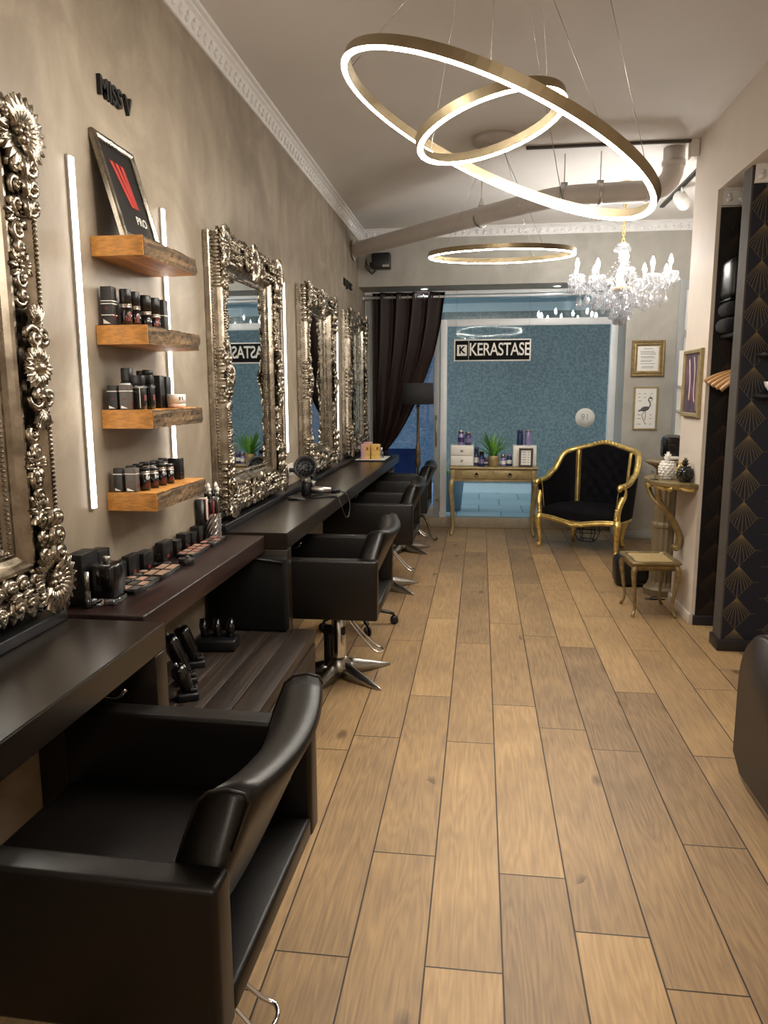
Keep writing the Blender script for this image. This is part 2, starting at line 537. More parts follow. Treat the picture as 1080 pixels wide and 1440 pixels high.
class MB:
    """collects shapes and links them as one mesh object"""

    def __init__(self):
        self.bm = bmesh.new()
        self.mi = 0

    def _tag(self, faces, smooth=True):
        for f in faces:
            f.material_index = self.mi
            f.smooth = smooth

    def box(self, c, s, bev=0.0, rot=None, seg=2, smooth=False):
        r = bmesh.ops.create_cube(self.bm, size=1.0)
        vs = r['verts']
        mt = Matrix.Translation(c) @ (rot.to_4x4() if rot is not None else Matrix()) @ Matrix.Diagonal((s[0], s[1], s[2], 1))
        bmesh.ops.transform(self.bm, matrix=mt, verts=vs)
        fs = list({f for v in vs for f in v.link_faces})
        self._tag(fs, smooth or bev > 0)
        if bev > 0:
            es = list({e for v in vs for e in v.link_edges})
            rb = bmesh.ops.bevel(self.bm, geom=es, offset=min(bev, min(s) * 0.49), segments=seg, profile=0.5, affect='EDGES')
            self._tag(rb['faces'], True)
        return self

    def tube(self, pts, rad, n=8, cap=True, closed=False, flat=1.0):
        P = [Vector(p) for p in pts]
        N = len(P)
        rads = rad if isinstance(rad, (list, tuple)) else [rad] * N
        rings = []
        up = None
        for i, p in enumerate(P):
            if closed:
                d = P[(i + 1) % N] - P[i - 1]
            else:
                d = P[min(i + 1, N - 1)] - P[max(i - 1, 0)]
            if d.length < 1e-9:
                d = Vector((0, 0, 1))
            d.normalize()
            if up is None:
                up = Vector((0, 0, 1)) if abs(d.z) < 0.9 else Vector((1, 0, 0))
            a = d.cross(up)
            if a.length < 1e-6:
                a = d.orthogonal()
            a.normalize()
            b = a.cross(d).normalized()
            up = b
            rings.append([self.bm.verts.new(p + (a * math.cos(2 * PI * k / n) + b * math.sin(2 * PI * k / n) * flat) * rads[i]) for k in range(n)])
        fs = []
        for i in range(N if closed else N - 1):
            A, B = rings[i], rings[(i + 1) % N]
            for k in range(n):
                fs.append(self.bm.faces.new((A[k], A[(k + 1) % n], B[(k + 1) % n], B[k])))
        if cap and not closed:
            fs.append(self.bm.faces.new(rings[0][::-1]))
            fs.append(self.bm.faces.new(rings[-1]))
        self._tag(fs, True)
        return self

    def lathe(self, prof, n=20, c=(0, 0, 0), rot=None, cap=True, smooth=True):
        """prof: (radius, z) list around local z"""
        mt = Matrix.Translation(c) @ (rot.to_4x4() if rot is not None else Matrix())
        rings = []
        for r, z in prof:
            if r < 1e-6:
                rings.append([self.bm.verts.new(mt @ Vector((0, 0, z)))])
            else:
                rings.append([self.bm.verts.new(mt @ Vector((r * math.cos(2 * PI * k / n), r * math.sin(2 * PI * k / n), z))) for k in range(n)])
        fs = []
        for A, B in zip(rings, rings[1:]):
            for k in range(n):
                k2 = (k + 1) % n
                if len(A) == 1 and len(B) == 1:
                    continue
                if len(A) == 1:
                    fs.append(self.bm.faces.new((A[0], B[k2], B[k])))
                elif len(B) == 1:
                    fs.append(self.bm.faces.new((A[k], A[k2], B[0])))
                else:
                    fs.append(self.bm.faces.new((A[k], A[k2], B[k2], B[k])))
        if cap:
            if len(rings[0]) > 1:
                fs.append(self.bm.faces.new(rings[0][::-1]))
            if len(rings[-1]) > 1:
                fs.append(self.bm.faces.new(rings[-1]))
        self._tag(fs, smooth)
        return self

    _unit = {}

    def ball(self, c, s, rot=None, u=8, v=6):
        if isinstance(s, (int, float)):
            s = (s, s, s)
        if (u, v) not in MB._unit:
            MB._unit[(u, v)] = [[(math.sin(PI * j / v) * math.cos(2 * PI * k / u), math.sin(PI * j / v) * math.sin(2 * PI * k / u), math.cos(PI * j / v)) for k in range(u)] for j in range(1, v)]
        mt = (rot if rot is not None else Matrix.Identity(3)) @ Matrix.Diagonal(s)
        c = Vector(c)
        nv = self.bm.verts.new
        nf = self.bm.faces.new
        top, bot = nv(c + mt @ Vector((0, 0, 1))), nv(c + mt @ Vector((0, 0, -1)))
        L = [[nv(c + mt @ Vector(q)) for q in r] for r in MB._unit[(u, v)]]
        fs = []
        for k in range(u):
            k2 = (k + 1) % u
            fs.append(nf((top, L[0][k], L[0][k2])))
            fs.append(nf((bot, L[-1][k2], L[-1][k])))
            for A, B in zip(L, L[1:]):
                fs.append(nf((A[k], B[k], B[k2], A[k2])))
        self._tag(fs, True)
        return self

    def prism(self, poly, z0, z1, mt=None, smooth=False):
        """poly in local xy extruded along local z"""
        mt = mt or Matrix()
        a = [self.bm.verts.new(mt @ Vector((p[0], p[1], z0))) for p in poly]
        b = [self.bm.verts.new(mt @ Vector((p[0], p[1], z1))) for p in poly]
        n = len(poly)
        fs = [self.bm.faces.new(a[::-1]), self.bm.faces.new(b)]
        sd = [self.bm.faces.new((a[i], a[(i + 1) % n], b[(i + 1) % n], b[i])) for i in range(n)]
        self._tag(fs, False)
        self._tag(sd, smooth)
        return self

    def grid(self, rows, closed_u=False, smooth=True):
        V = [[self.bm.verts.new(p) for p in r] for r in rows]
        fs = []
        for i in range(len(V) - 1):
            n = len(V[i])
            for k in range(n if closed_u else n - 1):
                k2 = (k + 1) % n
                fs.append(self.bm.faces.new((V[i][k], V[i][k2], V[i + 1][k2], V[i + 1][k])))
        self._tag(fs, smooth)
        return self

    def rect_frame(self, w, h, prof):
        """mitred frame in local xy, prof: (inset, height)"""
        rings = []
        for s, z in prof:
            x, y = w / 2 - s, h / 2 - s
            rings.append([self.bm.verts.new(p) for p in ((-x, -y, z), (x, -y, z), (x, y, z), (-x, y, z))])
        fs = []
        for A, B in zip(rings, rings[1:]):
            for k in range(4):
                k2 = (k + 1) % 4
                fs.append(self.bm.faces.new((A[k], A[k2], B[k2], B[k])))
        self._tag(fs, False)
        return self

    def xf(self, mt):
        bmesh.ops.transform(self.bm, matrix=mt, verts=self.bm.verts)
        return self

    def build(self, name, m, parent=None, loc=None, rot=None, solid=0.0):
        bmesh.ops.recalc_face_normals(self.bm, faces=self.bm.faces)
        me = bpy.data.meshes.new(name)
        self.bm.to_mesh(me)
        self.bm.free()
        ms = m if isinstance(m, (list, tuple)) else [m]
        for x in ms:
            me.materials.append(M[x] if isinstance(x, str) else x)
        o = bpy.data.objects.new(name, me)
        COL.objects.link(o)
        if parent is not None:
            o.parent = parent
        if loc is not None:
            o.location = loc
        if rot is not None:
            o.rotation_euler = rot
        if solid:
            md = o.modifiers.new('thick', 'SOLIDIFY')
            md.thickness = solid
            md.offset = 0
        return o


def tag(o, label=None, cat=None, group=None, kind=None):
    if label:
        o['label'] = label
    if cat:
        o['category'] = cat
    if group:
        o['group'] = group
    if kind:
        o['kind'] = kind
    return o


def root(name, loc, label, cat, group=None, rz=0.0, face=None):
    o = bpy.data.objects.new(name, None)
    o.empty_display_size = 0.1
    COL.objects.link(o)
    if face:
        o.rotation_euler = FACE[face].to_euler()
        o.location = loc
    else:
        o.location = loc
        o.rotation_euler = (0, 0, rz)
    return tag(o, label, cat, group)


# local x right, y up, z out of the wall
FACE = {
    'L': Matrix(((0, 0, 1), (1, 0, 0), (0, 1, 0))),     # on the left wall, facing +X
    'B': Matrix(((1, 0, 0), (0, 0, -1), (0, 1, 0))),    # on the far wall, facing -Y
    'R': Matrix(((0, 0, -1), (-1, 0, 0), (0, 1, 0))),   # on the right wall, facing -X
}


def struct(name, mb, m, **kw):
    return tag(mb.build(name, m, **kw), kind='structure')


def copy_tree(o, parent=None):
    kids = list(o.children)
    c = o.copy()
    COL.objects.link(c)
    c.parent = parent
    for k in kids:
        copy_tree(k, c)
    return c


def text_obj(name, body, size, depth, m, parent=None, loc=(0, 0, 0), rot=(0, 0, 0), face=None, sx=1.0, bold=0.0, align='CENTER', spacing=1.0):
    cu = bpy.data.curves.new(name, 'FONT')
    cu.body = body
    cu.size = size
    cu.extrude = depth / 2
    cu.offset = bold
    cu.align_x = align
    cu.align_y = 'CENTER'
    cu.space_character = spacing
    tmp = bpy.data.objects.new(name + '_tmp', cu)
    COL.objects.link(tmp)
    bpy.context.view_layer.update()
    me = bpy.data.meshes.new_from_object(tmp.evaluated_get(bpy.context.evaluated_depsgraph_get()))
    bpy.data.objects.remove(tmp)
    bpy.data.curves.remove(cu)
    me.name = name
    me.transform(Matrix.Diagonal((sx, 1, 1, 1)))
    me.materials.clear()
    me.materials.append(M[m])
    o = bpy.data.objects.new(name, me)
    COL.objects.link(o)
    if parent is not None:
        o.parent = parent
    o.location = loc
    o.rotation_euler = FACE[face].to_euler() if face else rot
    return o


def arc(c, r, a0, a1, n=8):
    return [(c[0] + r * math.cos(a0 + (a1 - a0) * i / n), c[1] + r * math.sin(a0 + (a1 - a0) * i / n)) for i in range(n + 1)]


def catmull(P, n=6, closed=False):
    P = [Vector(p) for p in P]
    out = []
    N = len(P)
    for i in range(N if closed else N - 1):
        p0 = P[i - 1] if (i > 0 or closed) else P[0]
        p1 = P[i]
        p2 = P[(i + 1) % N]
        p3 = P[(i + 2) % N] if (closed or i + 2 < N) else P[-1]
        for k in range(n):
            t = k / n
            out.append(0.5 * ((2 * p1) + (p2 - p0) * t + (2 * p0 - 5 * p1 + 4 * p2 - p3) * t * t + (3 * p1 - p0 - 3 * p2 + p3) * t ** 3))
    if not closed:
        out.append(P[-1])
    return out


def lerp_list(a, n):
    """resample a list of radii to n values"""
    out = []
    for i in range(n):
        t = i / (n - 1) * (len(a) - 1)
        k = min(int(t), len(a) - 2)
        out.append(a[k] + (a[k + 1] - a[k]) * (t - k))
    return out
# ------------------------------------------------------------------ the setting
XL, XR, CEIL, YF, YG, YB = -1.38, 1.51, 3.40, 8.50, 9.00, -2.5


def plank_floor():
    bm = bmesh.new()
    uvp = bm.loops.layers.uv.new('plank')
    uve = bm.loops.layers.uv.new('edge')
    tn = bm.loops.layers.float_color.new('tone')
    pw, pl = 0.2245, 1.413
    phase = {-3: 0.354, -2: 0.507, -1: 1.02, 0: 0.50, 1: 0.95, 2: 0.697, 3: 0.50, 4: 1.2, 5: 0.49, 6: 1.294}
    rg = random.Random(3)
    for k in range(-6, 13):
        x0 = -0.134 + k * pw
        ph = phase.get(k, rg.random() * pl)
        n0 = math.floor((YB - ph) / pl)
        for j in range(n0, n0 + 10):
            y0 = ph + j * pl
            a, b = max(y0, YB), min(y0 + pl, YG)
            xa, xb = max(x0, XL), min(x0 + pw, 2.6)
            if b - a < 1e-3 or xb - xa < 1e-3:
                continue
            vs = [bm.verts.new(p) for p in ((xa, a, 0), (xb, a, 0), (xb, b, 0), (xa, b, 0))]
            f = bm.faces.new(vs)
            col = (rg.random(), rg.random(), rg.random(), 1)
            for lp in f.loops:
                u, v = lp.vert.co.x - x0, lp.vert.co.y - y0
                lp[uvp].uv = (u, v)
                lp[uve].uv = (u, v)
                lp[tn] = col
    me = bpy.data.meshes.new('floor')
    bm.to_mesh(me)
    bm.free()
    me.materials.append(M['floor'])
    o = bpy.data.objects.new('floor', me)
    COL.objects.link(o)
    return tag(o, kind='structure')


def bx(x0, x1, y0, y1, z0, z1, mb=None, bev=0.0):
    mb = mb or MB()
    return mb.box(((x0 + x1) / 2, (y0 + y1) / 2, (z0 + z1) / 2), (x1 - x0, y1 - y0, z1 - z0), bev)


plank_floor()
struct('ceiling', bx(XL, 2.6, YB, YF + 0.6, CEIL, CEIL + 0.1), 'ceiling')
struct('wall_left', bx(XL - 0.12, XL, YB, YG + 0.1, 0, CEIL), 'wall')
struct('wall_rear', bx(XL, 2.6, YB - 0.1, YB, 0, CEIL), 'white_wall')
mb = bx(XL, 2.6, YF, YG + 0.1, 2.80, CEIL)
bx(1.55, 2.08, YF, YG + 0.1, 0, 2.80, mb)
bx(2.46, 2.6, YF, YG + 0.1, 0, 2.80, mb)
struct('wall_far', mb, 'wall_far')
mb = bx(XR, XR + 0.2, YB, 2.1, 0, CEIL)
bx(XR, XR + 0.2, 2.1, 5.33, 2.93, CEIL, mb)
bx(XR, 2.5, 5.33, 5.90, 0, CEIL, mb)
struct('wall_right', mb, 'white_wall')
struct('wall_right_rear', bx(2.46, 2.6, 2.0, YF, 0, CEIL), 'white_wall')
mb = bx(1.71, 2.46, 2.1, 5.33, 2.96, 3.02)
bx(1.71, 2.46, 2.0, 2.1, 0, 2.96, mb)
struct('ceiling_niche', mb, 'white_wall')
struct('wall_niche_far', bx(1.535, 2.46, 5.318, 5.33, 0.07, 2.82), 'paper_dark')
struct('wall_niche_partition', bx(1.55, 2.46, 4.79, 4.93, 0.075, 2.93), 'paper')
struct('trim_partition_edge', bx(1.54, 1.55, 4.79, 4.93, 0.075, 2.93), 'trim_grey')
mb = bx(1.525, 2.46, 4.775, 4.945, 0.0, 0.075, bev=0.003)
struct('baseboard_partition', mb, 'skirt_dark')
struct('baseboard_niche', bx(1.52, 2.46, 5.305, 5.33, 0, 0.07, bev=0.003), 'skirt_dark')
mb = bx(1.492, XR, 5.33, 5.915, 0, 0.075, bev=0.004)
bx(1.492, 2.46, 5.90, 5.915, 0, 0.075, mb, 0.004)
struct('baseboard_right', mb, 'white_wall')
mb = bx(1.55, 2.08, YF - 0.015, YF, 0, 0.085, bev=0.004)
struct('baseboard_far', mb, 'grey_frame')


def cornice(name, p0, p1, out, m='cornice', size=0.085, drop=0.095, step=0.075, top=CEIL):
    """classic cornice: stepped profile plus a run of moulded leaves"""
    p0, p1, out = Vector(p0), Vector(p1), Vector(out)
    d = (p1 - p0)
    L = d.length
    d.normalize()
    mb = MB()
    prof = [(0, -drop), (0.010, -drop), (0.014, -drop + 0.012), (0.016, -drop + 0.018), (0.022, -0.045), (0.036, -0.026),
            (0.055, -0.018), (0.058, -0.012), (size - 0.006, -0.010), (size, -0.004), (size, 0.0)]
    rows = []
    for q in (p0, p1):
        rows.append([q + out * a + Vector((0, 0, b)) for a, b in prof])
    mb.grid(rows, smooth=False)
    n = int(L / step)
    zup = Vector((0, 0, 1))
    rot = Matrix((out, d, zup)).transposed()
    for i in range(n):
        q = p0 + d * (i + 0.5) * L / n
        a = (-1) ** i * 0.5
        mb.ball(q + out * 0.020 + zup * (-drop + 0.032), (0.012, 0.026, 0.015), rot @ Matrix.Rotation(a, 3, 'X'), 6, 4)
        mb.ball(q + out * 0.028 + zup * (-drop + 0.058), (0.010, 0.014, 0.012), rot, 6, 4)
    return struct(name, mb, m)


cornice('trim_cornice_left', (XL, YB, CEIL), (XL, YF, CEIL), (1, 0, 0))
cornice('trim_cornice_far', (XL, YF, CEIL), (2.46, YF, CEIL), (0, -1, 0))
cornice('trim_cornice_niche', (1.535, 5.318, 2.96), (2.46, 5.318, 2.96), (0, -1, 0), drop=0.13, size=0.06, top=2.96)
cornice('trim_cornice_niche_near', (1.55, 4.79, 2.96), (2.46, 4.79, 2.96), (0, -1, 0), drop=0.13, size=0.06)

# shop window: stone curb, white frame, panes
struct('trim_sill', bx(XL, 1.55, YG - 0.03, YG + 0.12, 0, 0.12, bev=0.004), 'sill')
win = root('window_1', (0, YG, 0), None, None)
tag(win, kind='structure')
mb = MB()
bx(1.47, 1.55, -0.03, 0.05, 0.12, 2.80, mb, 0.004)
bx(-0.40, 1.47, -0.02, 0.05, 2.395, 2.475, mb, 0.004)
bx(XL, 1.47, -0.03, 0.05, 2.76, 2.80, mb, 0.004)
bx(XL, -1.27, -0.03, 0.05, 0.12, 2.76, mb, 0.004)
bx(-0.475, -0.40, -0.03, 0.05, 0.12, 2.475, mb, 0.004)
bx(-1.27, -0.40, -0.02, 0.05, 2.395, 2.475, mb, 0.004)
mb.build('window_frame', 'white_frame', win)
bx(-0.40, 1.47, 0.005, 0.013, 0.12, 2.395).build('pane', 'glass_main', win)
bx(-1.27, 1.47, 0.005, 0.013, 2.475, 2.76).build('transom_pane', 'glass', win)
dr = root('door_1', (0, YG, 0), None, None)
tag(dr, kind='structure')
mb = MB()
bx(-0.555, -0.485, -0.01, 0.035, 0.13, 2.385, mb, 0.004)
bx(-1.26, -1.20, -0.01, 0.035, 0.13, 2.385, mb, 0.004)
bx(-1.20, -0.555, -0.01, 0.035, 2.32, 2.385, mb, 0.004)
bx(-1.20, -0.555, -0.01, 0.035, 0.13, 0.26, mb, 0.004)
mb.build('door_frame', 'grey_frame', dr)
bx(-1.20, -0.555, 0.008, 0.016, 0.26, 2.32).build('pane', 'door_glass', dr)
mb = MB()
mb.tube([(-0.52, -0.01, 1.0), (-0.52, -0.06, 1.0), (-0.52, -0.06, 1.35), (-0.52, -0.01, 1.35)], 0.009, 8)
mb.build('door_handle', 'steel', dr)
mb = MB()
mb.lathe([(0.012, 0), (0.012, 0.05)], 10, (-0.52, -0.03, 0.33), Matrix.Rotation(R(90), 3, 'Y'))
bx(-0.545, -0.495, -0.016, -0.01, 0.29, 0.37, mb)
mb.build('lock', 'steel', dr)
st = MB()
st.lathe([(0.0, 0), (0.112, 0), (0.112, 0.002), (0, 0.002)], 32, (1.22, -0.001, 1.33), Matrix.Rotation(R(90), 3, 'X'))
st.build('round_sticker', 'paper_white', win)
t = text_obj('sticker_numeral', '91', 0.10, 0.0008, 'grey_frame', win, (1.22, -0.0045, 1.335), face='B')

# interior door at the end, beyond the pier
d2 = root('door_2', (2.08, YF, 0), None, None)
tag(d2, kind='structure')
mb = MB()
bx(0, 0.07, -0.02, 0.02, 0, 2.80, mb, 0.004)
bx(0.07, 0.38, -0.02, 0.02, 2.70, 2.80, mb, 0.004)
bx(0.07, 0.38, -0.015, 0.02, 2.20, 2.28, mb, 0.004)
mb.build('door_casing', 'grey_frame', d2)
mb = MB()
bx(0.07, 0.38, 0.0, 0.03, 0, 2.20, mb)
bx(0.07, 0.38, 0.0, 0.03, 2.28, 2.70, mb)
mb.build('door_leaf', 'white_frame', d2)
bx(0.13, 0.38, -0.006, 0.0, 2.36, 2.62).build('pane', 'planter', d2)

# passage outside the window
struct('floor_passage', bx(-7, 8, YG + 0.12, 12.4, -0.06, 0.0), 'pave')
struct('wall_passage', bx(-7, 8, 12.3, 12.5, 0, 3.2), 'stucco')
struct('ceiling_passage', bx(-7, 8, YG + 0.12, 12.4, 2.98, 3.08), 'soffit')
struct('trim_passage_curb', bx(-7, 8, 12.22, 12.3, 0, 0.14), 'white_frame')
struct('trim_passage_rail', bx(-7, 8, 11.9, 11.98, 2.86, 2.98), 'white_frame')
# ------------------------------------------------------------------ worktops, benches, shelves
def counter(y0, y1, xf0, xf1, panels, label, hooks):
    """wall-hung worktop: thick slab, side panels, back ledge; front edge from xf0 (near) to xf1 (far)"""
    r = root('styling_counter', (XL, y0, 0), label, 'counter', 'dark styling counters along the plaster wall')
    L = y1 - y0
    mb = MB()
    poly = [(0.002, 0), (xf0 - XL, 0), (xf1 - XL, L), (0.002, L)]
    mb.prism(poly, 0.855, 0.94)
    es = [e for e in mb.bm.edges]
    bmesh.ops.bevel(mb.bm, geom=es, offset=0.004, segments=2, affect='EDGES')
    mb._tag(mb.bm.faces, False)
    mb.build('worktop', 'counter', r)
    for a, b, dx in panels:
        bx(0.002, xf0 - XL - dx, a - y0, b - y0, 0, 0.854, bev=0.003).build('side_panel', 'counter', r)
    bx(0.002, 0.095, 0.01, L - 0.01, 0.941, 0.976, bev=0.004).build('back_ledge', 'black_metal', r)
    for hy in hooks:
        mb = MB()
        x = xf0 - XL - 0.09
        mb.tube(catmull([(x, hy - y0, 0.852), (x, hy - y0, 0.82), (x + 0.01, hy - y0, 0.798), (x + 0.05, hy - y0, 0.795), (x + 0.075, hy - y0, 0.82)], 5), 0.006, 8)
        mb.build('bag_hook', 'chrome', r)
    return r


counter(0.05, 2.13, -0.968, -0.968, [(2.05, 2.13, 0.0)], 'dark styling counter in the foreground, below the cropped silver mirror', [1.88])
counter(3.60, 8.35, -0.962, -0.905, [(3.60, 3.68, 0.0), (8.27, 8.35, 0.0)], 'long dark styling counter running to the shop window under three silver mirrors', [3.95, 5.9])

r = root('makeup_shelf', (XL, 2.21, 0), 'reddish dark wooden wall plank crowded with make-up, between the two dark counters', 'shelf')
bx(0.002, 0.305, 0.0, 1.375, 0.845, 0.93, bev=0.006).build('plank', 'dark_wood', r)
for yy in (0.25, 1.1):
    bx(0.002, 0.20, yy, yy + 0.03, 0.80, 0.844).build('bracket', 'black_metal', r)

r = root('low_bench', (XL, 2.50, 0), 'low bench of weathered dark planks with clippers on it, under the make-up plank', 'bench')
mb = MB()
for q in range(5):
    bx(0.002 + 0.113 * q, 0.112 + 0.113 * q, 0.0, 1.07 - 0.006 * (q % 2), 0.40, 0.45, mb, 0.003)
mb.build('bench_top', 'bench_wood', r)
mb = MB()
bx(0.53, 0.56, 0.01, 1.06, 0.0, 0.399, mb, 0.003)
bx(0.02, 0.529, 0.02, 0.05, 0.0, 0.399, mb)
bx(0.02, 0.529, 1.03, 1.06, 0.0, 0.399, mb)
mb.build('bench_body', 'bench_wood', r)
mb = MB()
bx(0.561, 0.568, 0.03, 1.04, 0.30, 0.385, mb, 0.002)
mb.build('front_batten', 'bench_wood', r)

r = root('padded_board', (-1.36, 3.50, 0.4515), 'black padded panel leaning against the end of the long counter, behind the clippers', 'panel')
bx(0, 0.41, 0, 0.05, 0, 0.38, bev=0.012).build('pad', 'sign_black', r)
mb = MB()
mb.tube([(0.02, -0.004, 0.36), (0.20, -0.004, 0.384), (0.40, -0.004, 0.36)], 0.005, 8)
mb.build('rim', 'black_metal', r)

SH = [(2.195, 'top oak wall shelf holding the framed red and black poster'),
      (1.888, 'second oak wall shelf from the top, holding slim black tubes'),
      (1.586, 'third oak wall shelf from the top, holding black bottles and a pale pink jar'),
      (1.280, 'lowest oak wall shelf, right above the make-up plank')]
for i, (z, lb) in enumerate(SH):
    rg = random.Random(20 + i)
    o = root('floating_shelf', (XL, 2.59, z), lb, 'shelf', 'thick oak wall shelves')
    t = 0.068
    mb = MB()
    # block with a live, chipped front edge
    ny = 26
    rows = []
    for j in range(ny + 1):
        y = 0.004 + 0.496 * j / ny
        w1, w2 = rg.uniform(-0.006, 0.004), rg.uniform(-0.007, 0.003)
        xe = 0.197
        rows.append([Vector((0.002, y, -t)), Vector((0.09, y, -t)), Vector((xe - 0.004, y, -t + rg.uniform(0, .003))), Vector((xe + w2, y, -t * 0.75)),
                     Vector((xe + w1, y, -t * 0.5)), Vector((xe + rg.uniform(-0.005, 0.003), y, -t * 0.25)), Vector((xe - 0.003, y, -rg.uniform(0, .004))), Vector((0.09, y, 0)), Vector((0.002, y, 0))])
    mb.grid(rows, closed_u=True, smooth=False)
    mb.bm.verts.ensure_lookup_table()
    n = 9
    mb.bm.faces.new([mb.bm.verts[k] for k in range(n)])
    mb.bm.faces.new([mb.bm.verts[ny * n + k] for k in range(n)][::-1])
    mb.bm.normal_update()
    for f in mb.bm.faces:
        c = f.calc_center_median()
        f.material_index = 1 if c.x > 0.187 else 0
    mb.build('plank', ['oak', 'oak_bark'], o)
    mb = MB()
    bx(0.002, 0.195, 0.0, 0.0035, -t, 0, mb)
    mb.build('sawn_end', 'oak_cut', o)


# ------------------------------------------------------------------ mirrors
def build_mirror():
    w, h = 1.13, 1.42
    rg = random.Random(11)
    mo = MB()
    mo.rect_frame(w, h, [(0, 0.0), (0, 0.024), (0.004, 0.030), (0.010, 0.030), (0.012, 0.040), (0.012, 0.060), (0.018, 0.075), (0.026, 0.084), (0.036, 0.084), (0.044, 0.074),
                         (0.056, 0.060), (0.075, 0.052), (0.098, 0.052), (0.112, 0.058), (0.120, 0.064), (0.130, 0.064), (0.136, 0.056), (0.146, 0.040), (0.160, 0.030), (0.170, 0.030), (0.176, 0.022), (0.19, 0.012), (0.19, 0.004)])
    orn, bead, bead2 = MB(), MB(), MB()

    def leaf(x, y, z, ln, wd, ang, tilt=0.25, th=0.011):
        """lobed acanthus leaf with a centre groove and a curled tip"""
        rot = Matrix.Rotation(ang, 3, 'Z')
        o = Vector((x, y, z))
        rows = []
        for i in range(9):
            t = i / 8
            wv = wd * 1.25 * (math.sin(PI * (0.12 + 0.86 * t)) ** 0.7) * (1 + 0.22 * math.cos(t * 6 * PI)) + 0.0008
            zc = tilt * ln * 0.9 * (t - 0.4) + th * (0.2 + 1.5 * math.sin(PI * t * 0.95)) + th * 1.3 * max(0, t - 0.75) * 2
            row = []
            for s, dz in ((-1.0, -1.3), (-0.72, 0.25), (-0.36, 0.35), (0, -0.30), (0.36, 0.35), (0.72, 0.25), (1.0, -1.3)):
                row.append(o + rot @ Vector((-ln + 2 * ln * t - 0.10 * ln * abs(s), wv * s, zc + th * 0.8 * dz)))
            rows.append(row)
        orn.grid(rows)

    def scroll(x, y, z, size, ang, hand, th=0.010, turns=1.45):
        P, Rr = [], []
        n = 15
        for i in range(n):
            t = i / (n - 1)
            a = ang + hand * t * turns * 2 * PI
            rad = size * (1 - t) ** 0.8 + 0.003
            P.append((x + rad * math.cos(a), y + rad * math.sin(a), z + 0.012 * t))
            Rr.append(th * (0.45 + 0.75 * math.sin(PI * min(1, t * 0.9 + 0.1))))
        orn.tube(P, Rr, 6)
        orn.ball((P[-1][0], P[-1][1], P[-1][2] + 0.002), th * 1.15, None, 6, 4)

    def rosette(x, y, z, r):
        for k in range(6):
            a = k * PI / 3
            orn.ball((x + r * 0.62 * math.cos(a), y + r * 0.62 * math.sin(a), z), (r * 0.42, r * 0.36, r * 0.3), Matrix.Rotation(a, 3, 'Z') @ Matrix.Rotation(0.5, 3, 'Y'), 6, 4)
        orn.ball((x, y, z + r * 0.2), r * 0.28, None, 6, 4)

    def side_pt(side, s, ins):
        """point on side (0 bottom,1 right,2 top,3 left), s along -1..1, inset; plus along-angle"""
        if side == 0:
            return (s * w / 2, -h / 2 + ins, 0.0)
        if side == 1:
            return (w / 2 - ins, s * h / 2, PI / 2)
        if side == 2:
            return (-s * w / 2, h / 2 - ins, PI)
        return (-w / 2 + ins, -s * h / 2, -PI / 2)

    # rope along the outer crest, beads along the inner lip, pearl row on the outer flank
    for side in range(4):
        Ln = w if side % 2 == 0 else h
        n = int(Ln / 0.0135)
        for i in range(n):
            s = -1 + 2 * (i + 0.5) / n
            d = abs(s) * Ln / 2
            x, y, a = side_pt(side, s, 0.031)
            if d < Ln / 2 - 0.20 and d > 0.17:
                orn.ball((x, y, 0.086), (0.0105, 0.0058, 0.0085), Matrix.Rotation(a + 0.75, 3, 'Z'), 6, 4)
        n = int((Ln - 0.36) / 0.014)
        for i in range(n):
            s = (-1 + 2 * (i + 0.5) / n) * (Ln - 0.37) / Ln
            x, y, a = side_pt(side, s, 0.178)
            bead.ball((x, y, 0.026), (0.0052, 0.0052, 0.0052), None, 6, 4)
        n = int(Ln / 0.016)
        for i in range(n):
            s = -1 + 2 * (i + 0.5) / n
            x, y, a = side_pt(side, s * 0.995, 0.007)
            bead2.ball((x, y, 0.036), (0.0068, 0.004, 0.005), Matrix.Rotation(a + 0.5, 3, 'Z'), 6, 4)
        # gadroons wrapping the flank at corners and middle
        for base in (-1, 0, 1):
            for k in range(8):
                if base == 0:
                    s = (k - 3.5) * 0.037 / (Ln / 2)
                else:
                    s = base * (1 - (k + 0.5) * 0.035 / (Ln / 2))
                x, y, a = side_pt(side, s, 0.018)
                orn.ball((x, y, 0.058), (0.0155, 0.015, 0.026), Matrix.Rotation(a, 3, 'Z'), 8, 6)
        # floral band between
        spots = [(0.40, 'r'), (0.50, 's'), (0.60, 'r'), (0.31, 's')] if Ln > 1.3 else [(0.37, 'r'), (0.48, 's')]
        for sg in (-1, 1):
            for s, kind in spots:
                x, y, a = side_pt(side, sg * s, 0.088)
                if kind == 'r':
                    rosette(x, y, 0.066, 0.027)
                    for k in range(8):
                        aa = a + k * PI / 4 + rg.uniform(-.3, .3)
                        leaf(x + 0.034 * math.cos(aa), y + 0.030 * math.sin(aa), 0.060, 0.020, 0.008, aa)
                else:
                    scroll(x - 0.022 * math.cos(a), y - 0.022 * math.sin(a), 0.062, 0.024, a + PI / 2, 1)
                    scroll(x + 0.022 * math.cos(a), y + 0.022 * math.sin(a), 0.062, 0.024, a - PI / 2, 1)
        # middle cartouche
        x, y, a = side_pt(side, 0, 0.070)
        nx, ny = -math.sin(a), math.cos(a)
        big = 1.25 if side == 2 else (1.0 if side == 0 else 0.72)
        orn.ball((x, y, 0.088), (0.030 * big, 0.036 * big, 0.024), Matrix.Rotation(a, 3, 'Z'), 10, 8)
